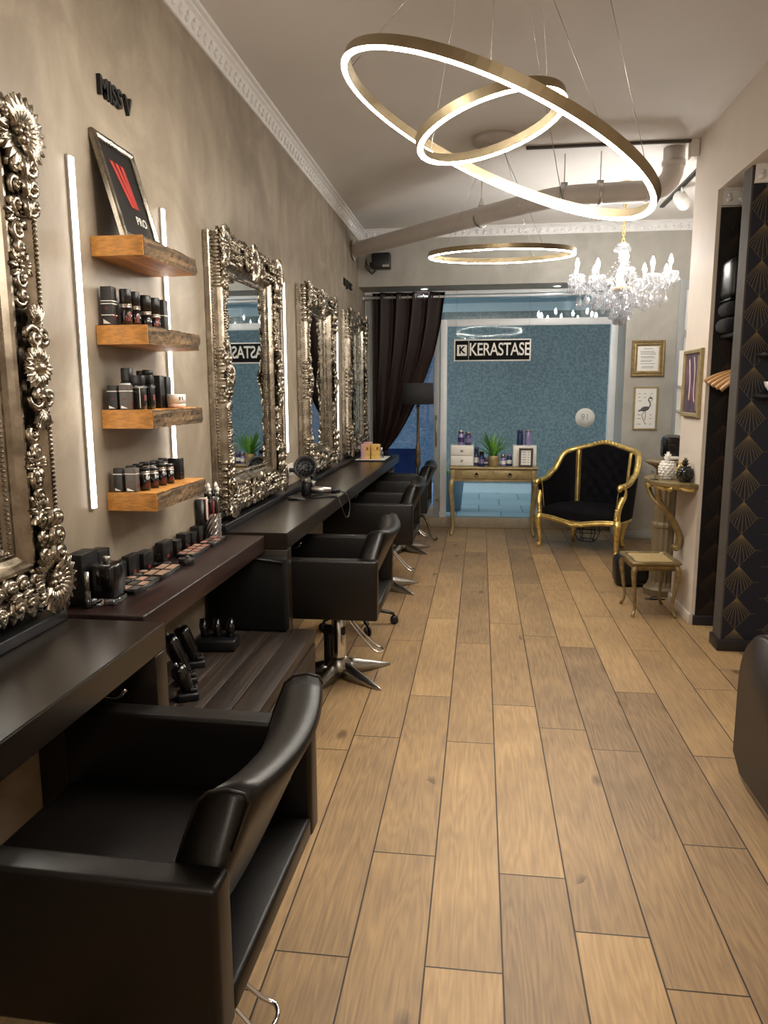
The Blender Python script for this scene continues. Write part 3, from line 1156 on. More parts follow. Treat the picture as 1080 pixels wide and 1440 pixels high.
        for k in range(9):
            aa = a + PI / 2 + (k - 4) * 0.36
            leaf(x + 0.062 * big * math.cos(aa), y + 0.055 * big * math.sin(aa), 0.082, 0.036 * big, 0.012, aa, 0.1)
            aa += PI
            leaf(x + 0.058 * big * math.cos(aa), y + 0.050 * big * math.sin(aa), 0.082, 0.030 * big, 0.011, aa, 0.1)
        for sg in (-1, 1):
            cx, cy = x + sg * 0.085 * math.cos(a) - (nx * 0.014 if side % 2 else 0), y + sg * 0.085 * math.sin(a)
            scroll(cx + nx * 0.018, cy + ny * 0.018, 0.078, 0.034, a + (PI / 2), -sg, 0.012)
            scroll(cx - nx * 0.030, cy - ny * 0.030, 0.078, 0.028, a - (PI / 2), sg, 0.010)
            for k in range(6):
                aa = a + (0 if sg > 0 else PI) + (k - 2.5) * 0.34
                leaf(cx + sg * 0.045 * math.cos(a) + 0.02 * math.cos(aa), cy + sg * 0.045 * math.sin(a) + 0.02 * math.sin(aa), 0.072, 0.034, 0.009, aa)
    # corners
    for sx in (-1, 1):
        for sy in (-1, 1):
            cx, cy = sx * (w / 2 - 0.065), sy * (h / 2 - 0.065)
            da = math.atan2(sy, sx)
            rosette(cx, cy, 0.096, 0.034)
            for k in range(13):
                aa = da + (k - 6) * 0.30
                leaf(cx + 0.060 * math.cos(aa), cy + 0.060 * math.sin(aa), 0.086, 0.040, 0.013, aa, 0.1)
            for k in range(12):
                aa = da + PI + (k - 5.5) * 0.26
                leaf(cx + 0.070 * math.cos(aa), cy + 0.070 * math.sin(aa), 0.072, 0.036, 0.010, aa, 0.2)
            for ax_, sg in ((0, sx), (1, sy)):
                for q in range(3):
                    dist = 0.085 + 0.055 * q
                    px = cx - (sx * dist if ax_ == 0 else 0)
                    py = cy - (sy * dist if ax_ == 1 else 0)
                    aa = (0 if ax_ == 0 else PI / 2)
                    ox, oy = (0, sy * 0.030) if ax_ == 0 else (sx * 0.030, 0)
                    scroll(px + ox, py + oy, 0.084, 0.030 - 0.004 * q, aa + q, sx * sy * (1 if ax_ else -1), 0.011)
                    scroll(px - ox * 0.9, py - oy * 0.9, 0.070, 0.024 - 0.003 * q, aa + 2 + q, -sx * sy * (1 if ax_ else -1), 0.009)
                    leaf(px, py, 0.082, 0.030, 0.012, aa + (PI if (sx if ax_ == 0 else sy) > 0 else 0), 0.15)
    # scalloped outer lip of leaf tips along the bottom and top
    for side in (0, 2):
        for i in range(30):
            s = -0.97 + 1.94 * i / 29
            x, y, a = side_pt(side, s, 0.004)
            aa = a - PI / 2 + rg.uniform(-.5, .5)
            leaf(x, y, 0.055 + rg.uniform(-.01, .012), 0.024, 0.012, aa, 0.0, 0.010)
            if i % 3 == 0:
                scroll(x, y + (0.022 if side == 0 else -0.022), 0.074, 0.020, aa, (-1) ** i, 0.008)
    return w, h, mo, orn, bead, bead2


mw, mh, mo, orn, bead, bead2 = build_mirror()
MIRR = [(1.57, 'ornate silver mirror cropped by the left edge, above the foreground counter'),
        (4.258, 'ornate silver mirror right beside the oak shelves, reflecting the window sign'),
        (6.138, 'ornate silver mirror behind the hair dryer, second from the shelves'),
        (7.955, 'ornate silver mirror nearest the brown curtain')]
m0 = root('ornate_mirror', (XL + 0.004, MIRR[0][0], 1.722), MIRR[0][1], 'mirror', 'baroque silver mirrors on the plaster wall', face='L')
mo.build('frame_moulding', 'silver_leaf', m0)
orn.build('carved_ornament', 'silver_leaf', m0)
bead.build('inner_bead_border', 'silver_dark', m0)
bead2.build('outer_bead_border', 'silver_dark', m0)
mb = MB()
mb.box((0, 0, 0.008), (mw - 0.37, mh - 0.37, 0.006))
mb.build('mirror_glass', 'mirror', m0)
for y, lb in MIRR[1:]:
    c = copy_tree(m0)
    c.location = (XL + 0.004, y, 1.732)
    c['label'] = lb
    if lb.startswith('ornate silver mirror right'):
        for k in c.children:
            if k.name.startswith('mirror_glass'):   # the pane sits a touch askew in its frame
                k.rotation_euler = (0, R(-1.1), 0)
                k.location = (0, 0, 0.006)

# vertical light strips
STR = [(2.475, 1.235, 2.43, 'lit vertical light strip between the cropped mirror and the oak shelves'),
       (3.205, 1.34, 2.43, 'lit vertical light strip partly hidden behind the oak shelves'),
       (5.195, 1.215, 2.40, 'lit vertical light strip just left of the mirror behind the hair dryer'),
       (7.13, 1.21, 2.40, 'lit vertical light strip left of the mirror nearest the curtain')]
for y, z0, z1, lb in STR:
    r = root('light_strip', (XL, y, z0), lb, 'light strip', 'vertical light strips on the plaster wall')
    bx(0.0, 0.010, -0.015, 0.015, 0, z1 - z0).build('channel', 'steel', r)
    bx(0.0105, 0.018, -0.0125, 0.0125, 0.004, z1 - z0 - 0.004, bev=0.003).build('diffuser', 'strip', r)

# letters on the wall
t = text_obj('wall_lettering', 'MISS V', 0.092, 0.014, 'black_plastic', None, (XL + 0.008, 2.83, 2.735), face='L', bold=0.0025, sx=0.96)
tag(t, 'black raised letters high on the plaster wall above the leaning poster', 'letters')
t = text_obj('wall_lettering', 'MAJESTIC', 0.095, 0.014, 'black_plastic', None, (XL + 0.008, 7.80, 2.73), face='L', bold=0.0025, sx=1.15)
tag(t, 'small black raised lettering above the two far mirrors', 'letters')
# ------------------------------------------------------------------ salon chairs
def chair_proto(loc, rz, label):
    """faces local -x; origin on the floor under the column"""
    r = root('salon_chair', loc, label, 'chair', 'black leather salon chairs at the counters', rz)
    for sg in (-1, 1):
        mb = MB()
        mb.box((-0.08, sg * 0.3325, 0.6125), (0.72, 0.075, 0.325), 0.013, seg=3)
        mb.build('armrest', 'black_leather', r)
    mb = MB()
    mb.box((-0.08, 0, 0.485), (0.718, 0.588, 0.06), 0.012)
    mb.build('seat_base', 'black_leather', r)
    mb = MB()
    mb.box((-0.125, 0, 0.548), (0.58, 0.575, 0.06), 0.022, seg=3)
    mb.build('seat_cushion', 'black_leather', r)
    # curved, tilted backrest
    mb = MB()
    nu, P = 10, []
    prof = [(-0.045, 0.585), (-0.050, 0.70), (-0.052, 0.82), (-0.049, 0.895), (-0.034, 0.915), (0.0, 0.923), (0.034, 0.917), (0.049, 0.90), (0.048, 0.80), (0.045, 0.68), (0.042, 0.585)]
    rows = []
    for i in range(nu + 1):
        u = -1 + 2 * i / nu
        y = u * 0.288
        bow = 0.045 * (1 - u * u)
        rows.append([Vector((0.155 + (z - 0.585) * 0.36 + bow * (0.4 + 0.6 * (z - .585) / .34) + x, y, z - 0.018 * (1 - u * u) * (z > 0.88))) for x, z in prof])
    mb.grid(rows, closed_u=True)
    n = len(prof)
    mb.bm.verts.ensure_lookup_table()
    mb.bm.faces.new([mb.bm.verts[k] for k in range(n)][::-1])
    mb.bm.faces.new([mb.bm.verts[nu * n + k] for k in range(n)])
    es = [e for e in mb.bm.edges if (abs(abs(e.verts[0].co.y) - 0.288) < 1e-4 and abs(abs(e.verts[1].co.y) - 0.288) < 1e-4)]
    bmesh.ops.bevel(mb.bm, geom=es, offset=0.008, segments=2, affect='EDGES')
    for f in mb.bm.faces:
        f.smooth = True
    br = mb.build('backrest', 'black_leather', r)
    for sg in (-1, 1):
        mb = MB()
        pts = []
        for x, z in [(-0.046, 0.62)] + prof[2:9]:
            pts.append((0.155 + (z - 0.585) * 0.36 + x, sg * 0.2885, z))
        mb.tube(pts, 0.0035, 6)
        mb.build('piping', 'black_leather', br)
    for sg in (-1, 1):
        MB().box((0.20, sg * 0.292, 0.66), (0.05, 0.012, 0.10), 0.003).build('back_bracket', 'black_metal', r)
    mb = MB()
    mb.lathe([(0.075, 0.435), (0.075, 0.454), (0.04, 0.454)], 20)
    mb.lathe([(0.022, 0.20), (0.022, 0.435)], 16)
    mb.lathe([(0.0, 0.055), (0.043, 0.055), (0.043, 0.12), (0.040, 0.40), (0.034, 0.405), (0.0, 0.405)], 20)
    mb.build('column', 'chrome', r)
    mb = MB()
    mb.lathe([(0.0, 0.02), (0.075, 0.03), (0.072, 0.075), (0.055, 0.105), (0.046, 0.12), (0.0, 0.12)], 20)
    st = mb.build('star_base', 'steel', r)
    for k in range(5):
        a = R(-36 + 72 * k)
        mb = MB()
        rows = []
        for t, wd, zt, zb in ((0.02, 0.050, 0.105, 0.022), (0.11, 0.041, 0.082, 0.012), (0.22, 0.028, 0.050, 0.004), (0.32, 0.012, 0.020, 0.001), (0.345, 0.004, 0.009, 0.001)):
            rows.append([Vector((t, y * wd, z)) for y, z in ((-1, zb), (-0.55, (zt + zb) / 2 + .006), (-0.15, zt), (0.15, zt), (0.55, (zt + zb) / 2 + .006), (1, zb))])
        mb.grid(rows, closed_u=True)
        mb.bm.verts.ensure_lookup_table()
        mb.bm.faces.new([mb.bm.verts[k2] for k2 in range(6)])
        mb.bm.faces.new([mb.bm.verts[24 + k2] for k2 in range(6)][::-1])
        mb.xf(Matrix.Rotation(a, 4, 'Z'))
        mb.build('leg', 'steel', st)
    mb = MB()
    P = [(0.03, 0.025, 0.40), (0.10, 0.028, 0.30), (0.20, 0.040, 0.19), (0.245, 0.042, 0.165), (0.262, 0.0, 0.165), (0.245, -0.042, 0.165), (0.20, -0.040, 0.19), (0.10, -0.028, 0.30), (0.03, -0.025, 0.40)]
    mb.tube(catmull(P, 4), 0.0062, 8)
    mb.build('foot_pump_bar', 'chrome', r)
    mb = MB()
    mb.box((-0.06, 0.0, 0.16), (0.05, 0.05, 0.22), 0.012)
    mb.box((-0.02, -0.01, 0.28), (0.13, 0.05, 0.05), 0.008)
    mb.build('pump_housing', 'black_metal', r)
    return r


CH = [((-0.722, 1.52, 0), R(-1.5), 'black leather salon chair in the foreground, largest of the row'),
      ((-0.80, 4.09, 0), 0.0, 'black leather salon chair beside the low plank bench, second from the front'),
      ((-0.79, 6.06, 0), 0.0, 'black leather salon chair at the middle of the long counter, third from the front'),
      ((-0.785, 7.58, 0), 0.0, 'black leather salon chair nearest the floor lamp, farthest of the row')]
c0 = chair_proto(*CH[0])
for loc, rz, lb in CH[1:]:
    c = copy_tree(c0)
    c.location = loc
    c.rotation_euler = (0, 0, rz)
    c['label'] = lb
for k in c0.children:
    if k.name.startswith('star_base'):
        k.rotation_euler = (0, 0, R(-24))

# rolling stool half hidden behind the second chair
r = root('rolling_stool', (-0.86, 5.06, 0), 'black stool on castors, half hidden behind the chair beside the plank bench', 'stool', rz=R(8))
mb = MB()
mb.lathe([(0.0, 0.47), (0.15, 0.47), (0.17, 0.49), (0.17, 0.52), (0.155, 0.54), (0.0, 0.545)], 28)
mb.build('seat', 'black_leather', r)
mb = MB()
mb.lathe([(0.03, 0.09), (0.03, 0.30), (0.018, 0.30), (0.018, 0.469)], 16)
mb.build('column', 'black_metal', r)
for k in range(5):
    a = R(72 * k)
    mb = MB()
    mb.tube([(0.02, 0, 0.12), (0.12, 0, 0.112), (0.24, 0, 0.085), (0.265, 0, 0.075)], [0.028, 0.024, 0.018, 0.014], 8, flat=0.7)
    mb.xf(Matrix.Rotation(a, 4, 'Z'))
    lg = mb.build('leg', 'black_plastic', r)
    mb = MB()
    for sg in (-1, 1):
        mb.lathe([(0.0, -0.009), (0.022, -0.009), (0.030, -0.005), (0.030, 0.005), (0.022, 0.009), (0, 0.009)], 14, (0.275, sg * 0.013, 0.030), Matrix.Rotation(R(90), 3, 'X'))
    mb.tube([(0.265, 0, 0.085), (0.275, 0, 0.05)], 0.009, 8)
    mb.xf(Matrix.Rotation(a, 4, 'Z'))
    mb.build('castor', 'black_plastic', lg)

# wash seat cut by the right edge
r = root('wash_armchair', (1.11, 3.19, 0), 'dark brown leather armchair with rounded side panel, cropped by the right edge', 'armchair')
def side_outline():
    p = [(0.0, 0.10), (-0.10, 0.035), (-0.95, 0.035), (-0.95, 0.70)]
    p += [(-0.27 + 0.27 * math.cos(a), 0.42 + 0.28 * math.sin(a)) for a in [R(90 - 9 * k) for k in range(0, 11)]]
    return p
for x0 in (0.0, 0.56):
    mb = MB()
    pl = side_outline()
    mt = Matrix(((0, 0, 1, x0), (1, 0, 0, 0), (0, 1, 0, 0), (0, 0, 0, 1)))
    mb.prism(pl, 0.0, 0.10, mt, smooth=False)
    es = [e for e in mb.bm.edges if len(e.link_faces) == 2 and abs(e.link_faces[0].normal.x) + abs(e.link_faces[1].normal.x) > 0.5 and not (abs(e.link_faces[0].normal.x) > 0.5 and abs(e.link_faces[1].normal.x) > 0.5)]
    bmesh.ops.recalc_face_normals(mb.bm, faces=mb.bm.faces)
    bmesh.ops.bevel(mb.bm, geom=[e for e in mb.bm.edges if abs(e.verts[0].co.x - e.verts[1].co.x) < 1e-6], offset=0.014, segments=3, affect='EDGES')
    for f in mb.bm.faces:
        f.smooth = True
    mb.build('side_panel', 'brown_leather', r)
bx(0.101, 0.559, -0.62, -0.08, 0.10, 0.42, bev=0.03).build('seat_cushion', 'black_leather', r)
bx(0.101, 0.559, -0.90, -0.63, 0.10, 0.98, bev=0.04).build('backrest', 'black_leather', r)
mb = MB()
bx(0.02, 0.64, -0.92, -0.12, 0.0, 0.034, mb, 0.003)
mb.build('plinth', 'steel', r)
# ------------------------------------------------------------------ lamps
def ring(name, loc, nrm, rad, label, group, wires, anchor, led='led', band=0.034, cw=0.0016):
    """LED ring: brass band with the light on its lower rim, thin cables to the ceiling"""
    r = root(name, loc, label, 'ring lamp', group)
    n = Vector(nrm).normalized()
    q = Vector((0, 0, 1)).rotation_difference(n)
    r.rotation_euler = q.to_euler()
    mb = MB()
    a, b = rad - 0.011, rad + 0.011
    mb.grid([[Vector((x * math.cos(2 * PI * k / 96), x * math.sin(2 * PI * k / 96), z)) for k in range(96)] for x, z in
             ((a, -band / 2), (a, band / 2), (b, band / 2), (b, -band / 2), (a, -band / 2))], closed_u=True)
    for f in mb.bm.faces:
        f.smooth = False
    mb.build('band', 'brass', r)
    mb = MB()
    a, b = rad - 0.0104, rad + 0.0104
    z0, z1 = -band / 2 - 0.0045, -band / 2 - 0.0004
    mb.grid([[Vector((x * math.cos(2 * PI * k / 96), x * math.sin(2 * PI * k / 96), z)) for k in range(96)] for x, z in
             ((a, z1), (a + .003, z0), (b - .003, z0), (b, z1), (a, z1))], closed_u=True)
    mb.build('light_diffuser', led, r)
    inv = (Matrix.Translation(loc) @ q.to_matrix().to_4x4()).inverted()
    for ang, top in wires:
        mb = MB()
        p = Vector((rad * math.cos(ang), rad * math.sin(ang), band / 2))
        mb.tube([p, inv @ Vector(top)], cw, 5)
        mb.build('cable', 'steel', r)
    if anchor:
        mb = MB()
        mb.lathe([(0, 0), (anchor[1], 0), (anchor[1], 0.034), (0, 0.034)], 40)
        c = mb.build('canopy', 'pipe', r)
        c.matrix_local = inv @ Matrix.Translation(anchor[0])
    return r


HUB = (0.06, 2.85, 3.365)
ring('pendant_ring_lamp', (0.05, 2.892, 2.548), (0.456, -0.026, 1), 0.60, 'large tilted LED ring lamp with brass band, biggest of the three rings', 'LED ring lamps',
     [(R(60), HUB), (R(180), HUB), (R(300), HUB), (R(0), (0.30, 2.85, 3.398)), ], (HUB, 0.13))
ring('pendant_ring_lamp', (0.019, 2.944, 2.616), (-0.268, 0.052, 1), 0.27, 'small tilted LED ring lamp hanging inside the large ring', 'LED ring lamps',
     [(R(150), (-0.03, 2.80, 3.398)), (R(270), (0.04, 2.80, 3.398)), (R(30), (0.16, 2.92, 3.398))], None, band=0.033)
ring('pendant_ring_lamp', (0.131, 5.60, 2.615), (0.0, -0.075, 1), 0.51, 'level LED ring lamp hanging far back in front of the window sign', 'LED ring lamps',
     [(R(150), (0.05, 5.60, 3.37)), (R(60), (0.12, 5.62, 3.37)), (R(300), (0.10, 5.58, 3.37))], ((0.08, 5.62, 3.366), 0.165), band=0.034)

# white cable duct across the ceiling with a junction box
r = root('ceiling_rail', (0.30, 5.84, CEIL), 'thin brown rail running across the ceiling to the junction box', 'rail')
bx(0, 1.15, -0.012, 0.012, -0.02, -0.001).build('rail_body', 'trim_grey', r)
r = root('junction_box', (1.505, 5.86, CEIL), 'small off-white junction box in the ceiling corner above the pier', 'box')
bx(-0.055, 0.0, -0.05, 0.05, -0.125, -0.002, bev=0.006).build('box_body', 'plastic_white', r)
bx(-0.058, -0.0555, -0.035, 0.035, -0.11, -0.02, bev=0.001).build('cover', 'plastic_white', r)

# ventilation duct
P = catmull([(XL + 0.002, 8.15, 3.13), (-0.4, 7.07, 3.115), (0.35, 6.25, 3.10), (0.62, 6.04, 3.095), (0.95, 6.02, 3.10), (1.18, 6.02, 3.105)], 8)
for k in range(0, 7):
    a = R(-90 + 15 * k)
    P.append(Vector((1.22 + 0.16 * math.cos(a), 6.02, 3.265 + 0.16 * math.sin(a))))
P.append(Vector((1.38, 6.02, CEIL - 0.002)))
r = root('ventilation_duct', (0, 0, 0), 'grey round duct running from the left wall to an elbow up into the ceiling', 'duct')
mb = MB()
mb.tube(P, 0.076, 24)
mb.build('pipe', 'pipe', r)
mb = MB()
mb.lathe([(0.076, -0.02), (0.084, -0.02), (0.084, 0.02), (0.076, 0.02)], 28, (1.38, 6.02, 3.29), cap=False)
mb.build('collar', 'pipe', r)
mb = MB()
mb.lathe([(0.076, -0.012), (0.082, -0.012), (0.082, 0.012), (0.076, 0.012)], 28, (1.20, 6.02, 3.105), Matrix.Rotation(R(90), 3, 'Y'), cap=False)
mb.build('collar', 'pipe', r)
mb = MB()
mb.lathe([(0.08, 0), (0.105, 0), (0.105, 0.012), (0.08, 0.012)], 28, (XL + 0.01, 8.14, 3.13), Matrix.Rotation(R(90), 3, 'Y') @ Matrix.Rotation(R(0), 3, 'X'), cap=False)
mb.build('collar', 'pipe', r)
for x, y in ((0.60, 6.045), (0.86, 6.02), (-0.02, 6.655)):
    mb = MB()
    a = 0 if x > 0.7 else (R(-20) if x > 0.5 else R(-47))
    rot = Matrix.Rotation(a, 3, 'Z') @ Matrix.Rotation(R(90), 3, 'Y')
    mb.lathe([(0.077, -0.014), (0.080, -0.014), (0.080, 0.014), (0.077, 0.014)], 24, (x, y, 3.097), rot, cap=False)
    mb.box((x, y, 3.185), (0.05, 0.028, 0.02), 0.003)
    if x < 0.5:
        mb.tube([(x - .03, y, 3.17), (x, y, 3.26), (x + .03, y, 3.17)], 0.005, 6)
    mb.tube([(x, y, 3.19), (x, y, CEIL - 0.001)], 0.004, 6)
    mb.build('pipe_clamp', 'steel', r)

# spotlight at the right of the ceiling, past the pier
r = root('ceiling_spotlight', (1.70, 7.05, CEIL), 'white cylinder spotlight under the ceiling, peeking out beside the pier', 'spotlight')
mb = MB()
bx(-0.02, 0.02, -0.55, 0.75, -0.02, -0.001, mb)
mb.build('track', 'black_metal', r)
mb = MB()
mb.tube([(0, 0, -0.02), (0, 0, -0.07)], 0.012, 8)
mb.lathe([(0, -0.10), (0.055, -0.10), (0.06, 0.08), (0, 0.08)], 20, (0.0, 0.0, -0.13), Matrix.Rotation(R(-60), 3, 'X'))
mb.build('lamp_head', 'white', r)

# recessed downlights under the window lintel
for x, lb in ((-0.66, 'round downlight under the lintel above the curtain'), (0.83, 'round downlight under the lintel near the chandelier')):
    r = root('lintel_downlight', (x, 8.76, 2.80), lb, 'downlight', 'downlights under the window lintel')
    mb = MB()
    mb.lathe([(0.035, -0.001), (0.05, -0.001), (0.05, -0.006), (0.035, -0.006)], 24, cap=False)
    mb.build('rim', 'white', r)
    mb = MB()
    mb.lathe([(0, -0.0015), (0.035, -0.0015), (0.035, -0.004), (0, -0.004)], 24)
    mb.build('lens', 'spot', r)
for x, y, lb in ((-1.15, 10.4, 'left downlight in the passage ceiling seen through the transom'), (-0.72, 11.4, 'downlight deeper in the passage ceiling, seen through the transom'), (1.55, 11.0, 'downlight in the passage ceiling behind the chandelier')):
    r = root('passage_downlight', (x, y, 2.98), lb, 'downlight', 'downlights in the passage ceiling')
    mb = MB()
    mb.lathe([(0.05, -0.001), (0.075, -0.001), (0.075, -0.012), (0.05, -0.012)], 24, cap=False)
    mb.build('rim', 'white', r)
    mb = MB()
    mb.lathe([(0, -0.0015), (0.05, -0.0015), (0.05, -0.006), (0, -0.006)], 24)
    mb.build('lens', 'spot', r)


# ------------------------------------------------------------------ chandelier
CX, CY = 1.20, 6.90
r = root('crystal_chandelier', (CX, CY, CEIL), 'crystal chandelier with lit candle bulbs hanging near the far wall', 'chandelier')
mb = MB()
for i in range(17):
    z = -0.02 - i * 0.0285
    a = i % 2 * PI / 2
    mb.tube([(0.012 * math.cos(t) * math.cos(a), 0.012 * math.cos(t) * math.sin(a), z + 0.019 * math.sin(t)) for t in [2 * PI * k / 10 for k in range(10)]], 0.0042, 6, closed=True)
mb.lathe([(0, -0.001), (0.05, -0.001), (0.045, -0.02), (0.012, -0.03), (0, -0.03)], 20)
mb.build('chain', 'gold', r)
mb = MB()
mb.lathe([(0.012, -0.49), (0.045, -0.50), (0.060, -0.515), (0.03, -0.53), (0.022, -0.56), (0.04, -0.58), (0.034, -0.62), (0.016, -0.65), (0.028, -0.70), (0.034, -0.75), (0.018, -0.80), (0.03, -0.83), (0.045, -0.86), (0.02, -0.90)], 16)
mb.lathe([(0.02, -0.90), (0.10, -0.885), (0.115, -0.90), (0.06, -0.935), (0.025, -0.95), (0.035, -0.99), (0.02, -1.04), (0.03, -1.08), (0.0, -1.12)], 16)
mb.build('stem', 'crystal', r)
mb = MB()
mb.lathe([(0.02, -0.865), (0.085, -0.87), (0.08, -0.895), (0.03, -0.90)], 20)
mb.build('hub', 'gold_soft', r)


def drop(mb, x, y, z, s):
    mb.lathe([(0, 0.5 * s), (0.22 * s, 0.25 * s), (0.38 * s, -0.25 * s), (0.2 * s, -0.55 * s), (0, -0.7 * s)], 6, (x, y, z), cap=False, smooth=False)


def string(mb, p, q, n, sag, s):
    p, q = Vector(p), Vector(q)
    for i in range(n):
        t = i / (n - 1)
        c = p.lerp(q, t)
        c.z -= sag * 4 * t * (1 - t)
        mb.ball(c, s, None, 5, 4)


rg = random.Random(5)
arms = []
NA = 10
for k in range(NA):
    hi = k % 5 in (1, 3)
    rad = 0.37 if hi else 0.40
    dz = 0.03 if k % 2 else -0.01
    a = 2 * PI * (k + 0.35) / NA
    ca, sa = math.cos(a), math.sin(a)
    mb = MB()
    pts = catmull([(0.06, 0, -0.885), (0.14, 0, -0.935), (0.24, 0, -0.93), (0.32, 0, -0.86), (rad, 0, -0.825 + dz)], 5)
    mb.tube(pts, [0.0085] * len(pts), 8)
    mb.tube([(0.06, 0, -0.86), (0.13, 0, -0.80), (0.20, 0, -0.83), (0.22, 0, -0.88)], 0.005, 6)
    mb.xf(Matrix.Rotation(a, 4, 'Z'))
    arm = mb.build('arm', 'crystal', r)
    mb = MB()
    mb.lathe([(0.008, -0.83), (0.02, -0.822), (0.062, -0.802), (0.066, -0.796), (0.02, -0.810), (0.014, -0.80)], 14, (rad, 0, dz), cap=False)
    for j in range(10):
        b = 2 * PI * j / 10
        mb.ball((rad + 0.063 * math.cos(b), 0.063 * math.sin(b), -0.812 + dz), 0.009, None, 5, 4)
        drop(mb, rad + 0.063 * math.cos(b), 0.063 * math.sin(b), -0.848 + dz, 0.05)
    mb.xf(Matrix.Rotation(a, 4, 'Z'))
    mb.build('drip_dish', 'crystal', arm)
    mb = MB()
    mb.lathe([(0.0, -0.809), (0.0115, -0.809), (0.0115, -0.738), (0.0, -0.738)], 12, (rad, 0, dz))
    mb.xf(Matrix.Rotation(a, 4, 'Z'))
    mb.build('candle', 'white', arm)
    mb = MB()
    mb.lathe([(0.0, -0.737), (0.010, -0.735), (0.0175, -0.715), (0.0165, -0.698), (0.007, -0.668), (0.0, -0.655)], 12, (rad, 0, dz))
    mb.xf(Matrix.Rotation(a, 4, 'Z'))
    mb.build('bulb', 'bulb', arm)
    mb = MB()
    if k % 2 == 0:
        string(mb, (0.04, 0, -0.62), (rad * 0.9, 0.0, -0.82 + dz), 16, 0.09, 0.0055)
    string(mb, (rad, 0.05, -0.82 + dz), (rad * math.cos(0.628), rad * math.sin(0.628), -0.84), 14, 0.07, 0.0075)
    string(mb, (rad * .62, 0.03, -0.92), (rad * .62 * math.cos(0.628), rad * .62 * math.sin(0.628), -0.92), 10, 0.06, 0.0075)
    for t, ln in ((0.13, 2), (0.22, 3), (0.30, 3), (0.37, 4)):
        zt_ = -0.955 if t < 0.28 else -0.90
        for j in range(ln):
            mb.ball((t, 0.01, zt_ - 0.018 * j), 0.007, None, 5, 4)
        drop(mb, t, 0.01, zt_ - 0.022 - 0.018 * ln, 0.062)
        drop(mb, t * math.cos(0.31), t * math.sin(0.31), zt_ - 0.018 * ln, 0.05)
    for j in range(8):
        mb.ball((0.045, 0.0, -0.96 - 0.020 * j), 0.009, None, 5, 4)
        mb.ball((0.085, 0.012, -0.92 - 0.020 * j), 0.0075, None, 5, 4)
    drop(mb, 0.085, 0.012, -1.10, 0.058)
    drop(mb, 0.045, 0, -1.145, 0.06)
    mb.xf(Matrix.Rotation(a, 4, 'Z'))
    mb.build('crystal_pendants', 'crystal', arm)
mb = MB()
for k in range(8):
    a = 2 * PI * k / 8
    drop(mb, 0.058 * math.cos(a), 0.058 * math.sin(a), -0.545, 0.045)
    drop(mb, 0.022 * math.cos(a), 0.022 * math.sin(a), -1.13, 0.05)
mb.ball((0, 0, -1.17), 0.024, None, 8, 6)
mb.build('stem_pendants', 'crystal', r)

# ------------------------------------------------------------------ floor lamp, curtain, sign, speaker
r = root('floor_lamp', (-0.68, 8.22, 0), 'floor lamp with charcoal drum shade in front of the brown curtain', 'floor lamp')
mb = MB()
mb.lathe([(0.168, 1.505), (0.170, 1.505), (0.165, 1.735), (0.163, 1.735)], 40, cap=False)
mb.grid([[Vector((x * math.cos(2 * PI * k / 40), x * math.sin(2 * PI * k / 40), z)) for k in range(40)] for x, z in ((0.168, 1.505), (0.163, 1.735))], closed_u=True)
mb.build('lamp_shade', 'shade', r)
mb = MB()
mb.lathe([(0, 0.20), (0.02, 0.20), (0.028, 0.24), (0.014, 0.28), (0.015, 0.80), (0.028, 0.83), (0.036, 0.88), (0.022, 0.93), (0.034, 0.98), (0.024, 1.04), (0.017, 1.08), (0.014, 1.45), (0.02, 1.46), (0.02, 1.50), (0.0, 1.50)], 16)
mb.tube([(-0.165, 0, 1.60), (0.165, 0, 1.60)], 0.003, 6)
mb.tube([(0, 0, 1.5), (0, 0, 1.60)], 0.004, 6)
mb.build('pole', 'lamp_bronze', r)
for k in range(3):
    a = R(-30 + 120 * k)
    mb = MB()
    p = catmull([(0.01, 0, 0.24), (0.07, 0, 0.27), (0.13, 0, 0.20), (0.17, 0, 0.08), (0.22, 0, 0.018), (0.255, 0, 0.022), (0.258, 0, 0.045)], 5)
    mb.tube(p, lerp_list([0.015, 0.016, 0.013, 0.011, 0.011, 0.010], len(p)), 8)
    mb.xf(Matrix.Rotation(a, 4, 'Z'))
    mb.build('leg', 'lamp_bronze', r)

r = root('curtain', (0, 8.80, 0), 'dark brown satin curtain gathered to the left of the shop window', 'curtain')
mb = MB()
rows = []
ZT, ZB = 2.70, 0.95
edge = [(2.77, -0.42), (2.70, -0.43), (2.4, -0.47), (2.10, -0.535), (1.80, -0.64), (1.5, -0.76), (1.28, -0.87), (1.1, -0.98), (0.96, -1.09), (0.88, -1.12), (0.6, -1.05), (0.3, -1.02), (0.0, -1.0)]
def redge(z):
    for (za, xa), (zb, xb) in zip(edge, edge[1:]):
        if za >= z >= zb:
            return xa + (xb - xa) * (za - z) / (za - zb)
    return edge[-1][1]
NZ, NU = 60, 120
for i in range(NZ + 1):
    z = 2.77 - (2.77 - 0.006) * i / NZ
    xr = redge(z)
    xl = -1.265 if z > 1.0 else -1.265 + min(0.03, (1.0 - z) * 0.1)
    gather = (xr - xl) / 0.85
    row = []
    for k in range(NU + 1):
        u = k / NU
        ph = u * 2 * PI * 4.5
        amp = 0.042 * (0.35 + 0.65 * gather)
        sh = 0.9 * (1 - gather)
        y = amp * math.sin(ph + 0.4) + 0.012 * math.sin(2 * ph + z * 2) * (1 - gather) * 2
        x = xl + (xr - xl) * (u + 0.03 * math.sin(ph))
        row.append(Vector((x, y - 0.03 * (1 - gather), z)))
    rows.append(row)
mb.grid(rows)
mb.build('cloth', 'curtain', r, solid=0.003)
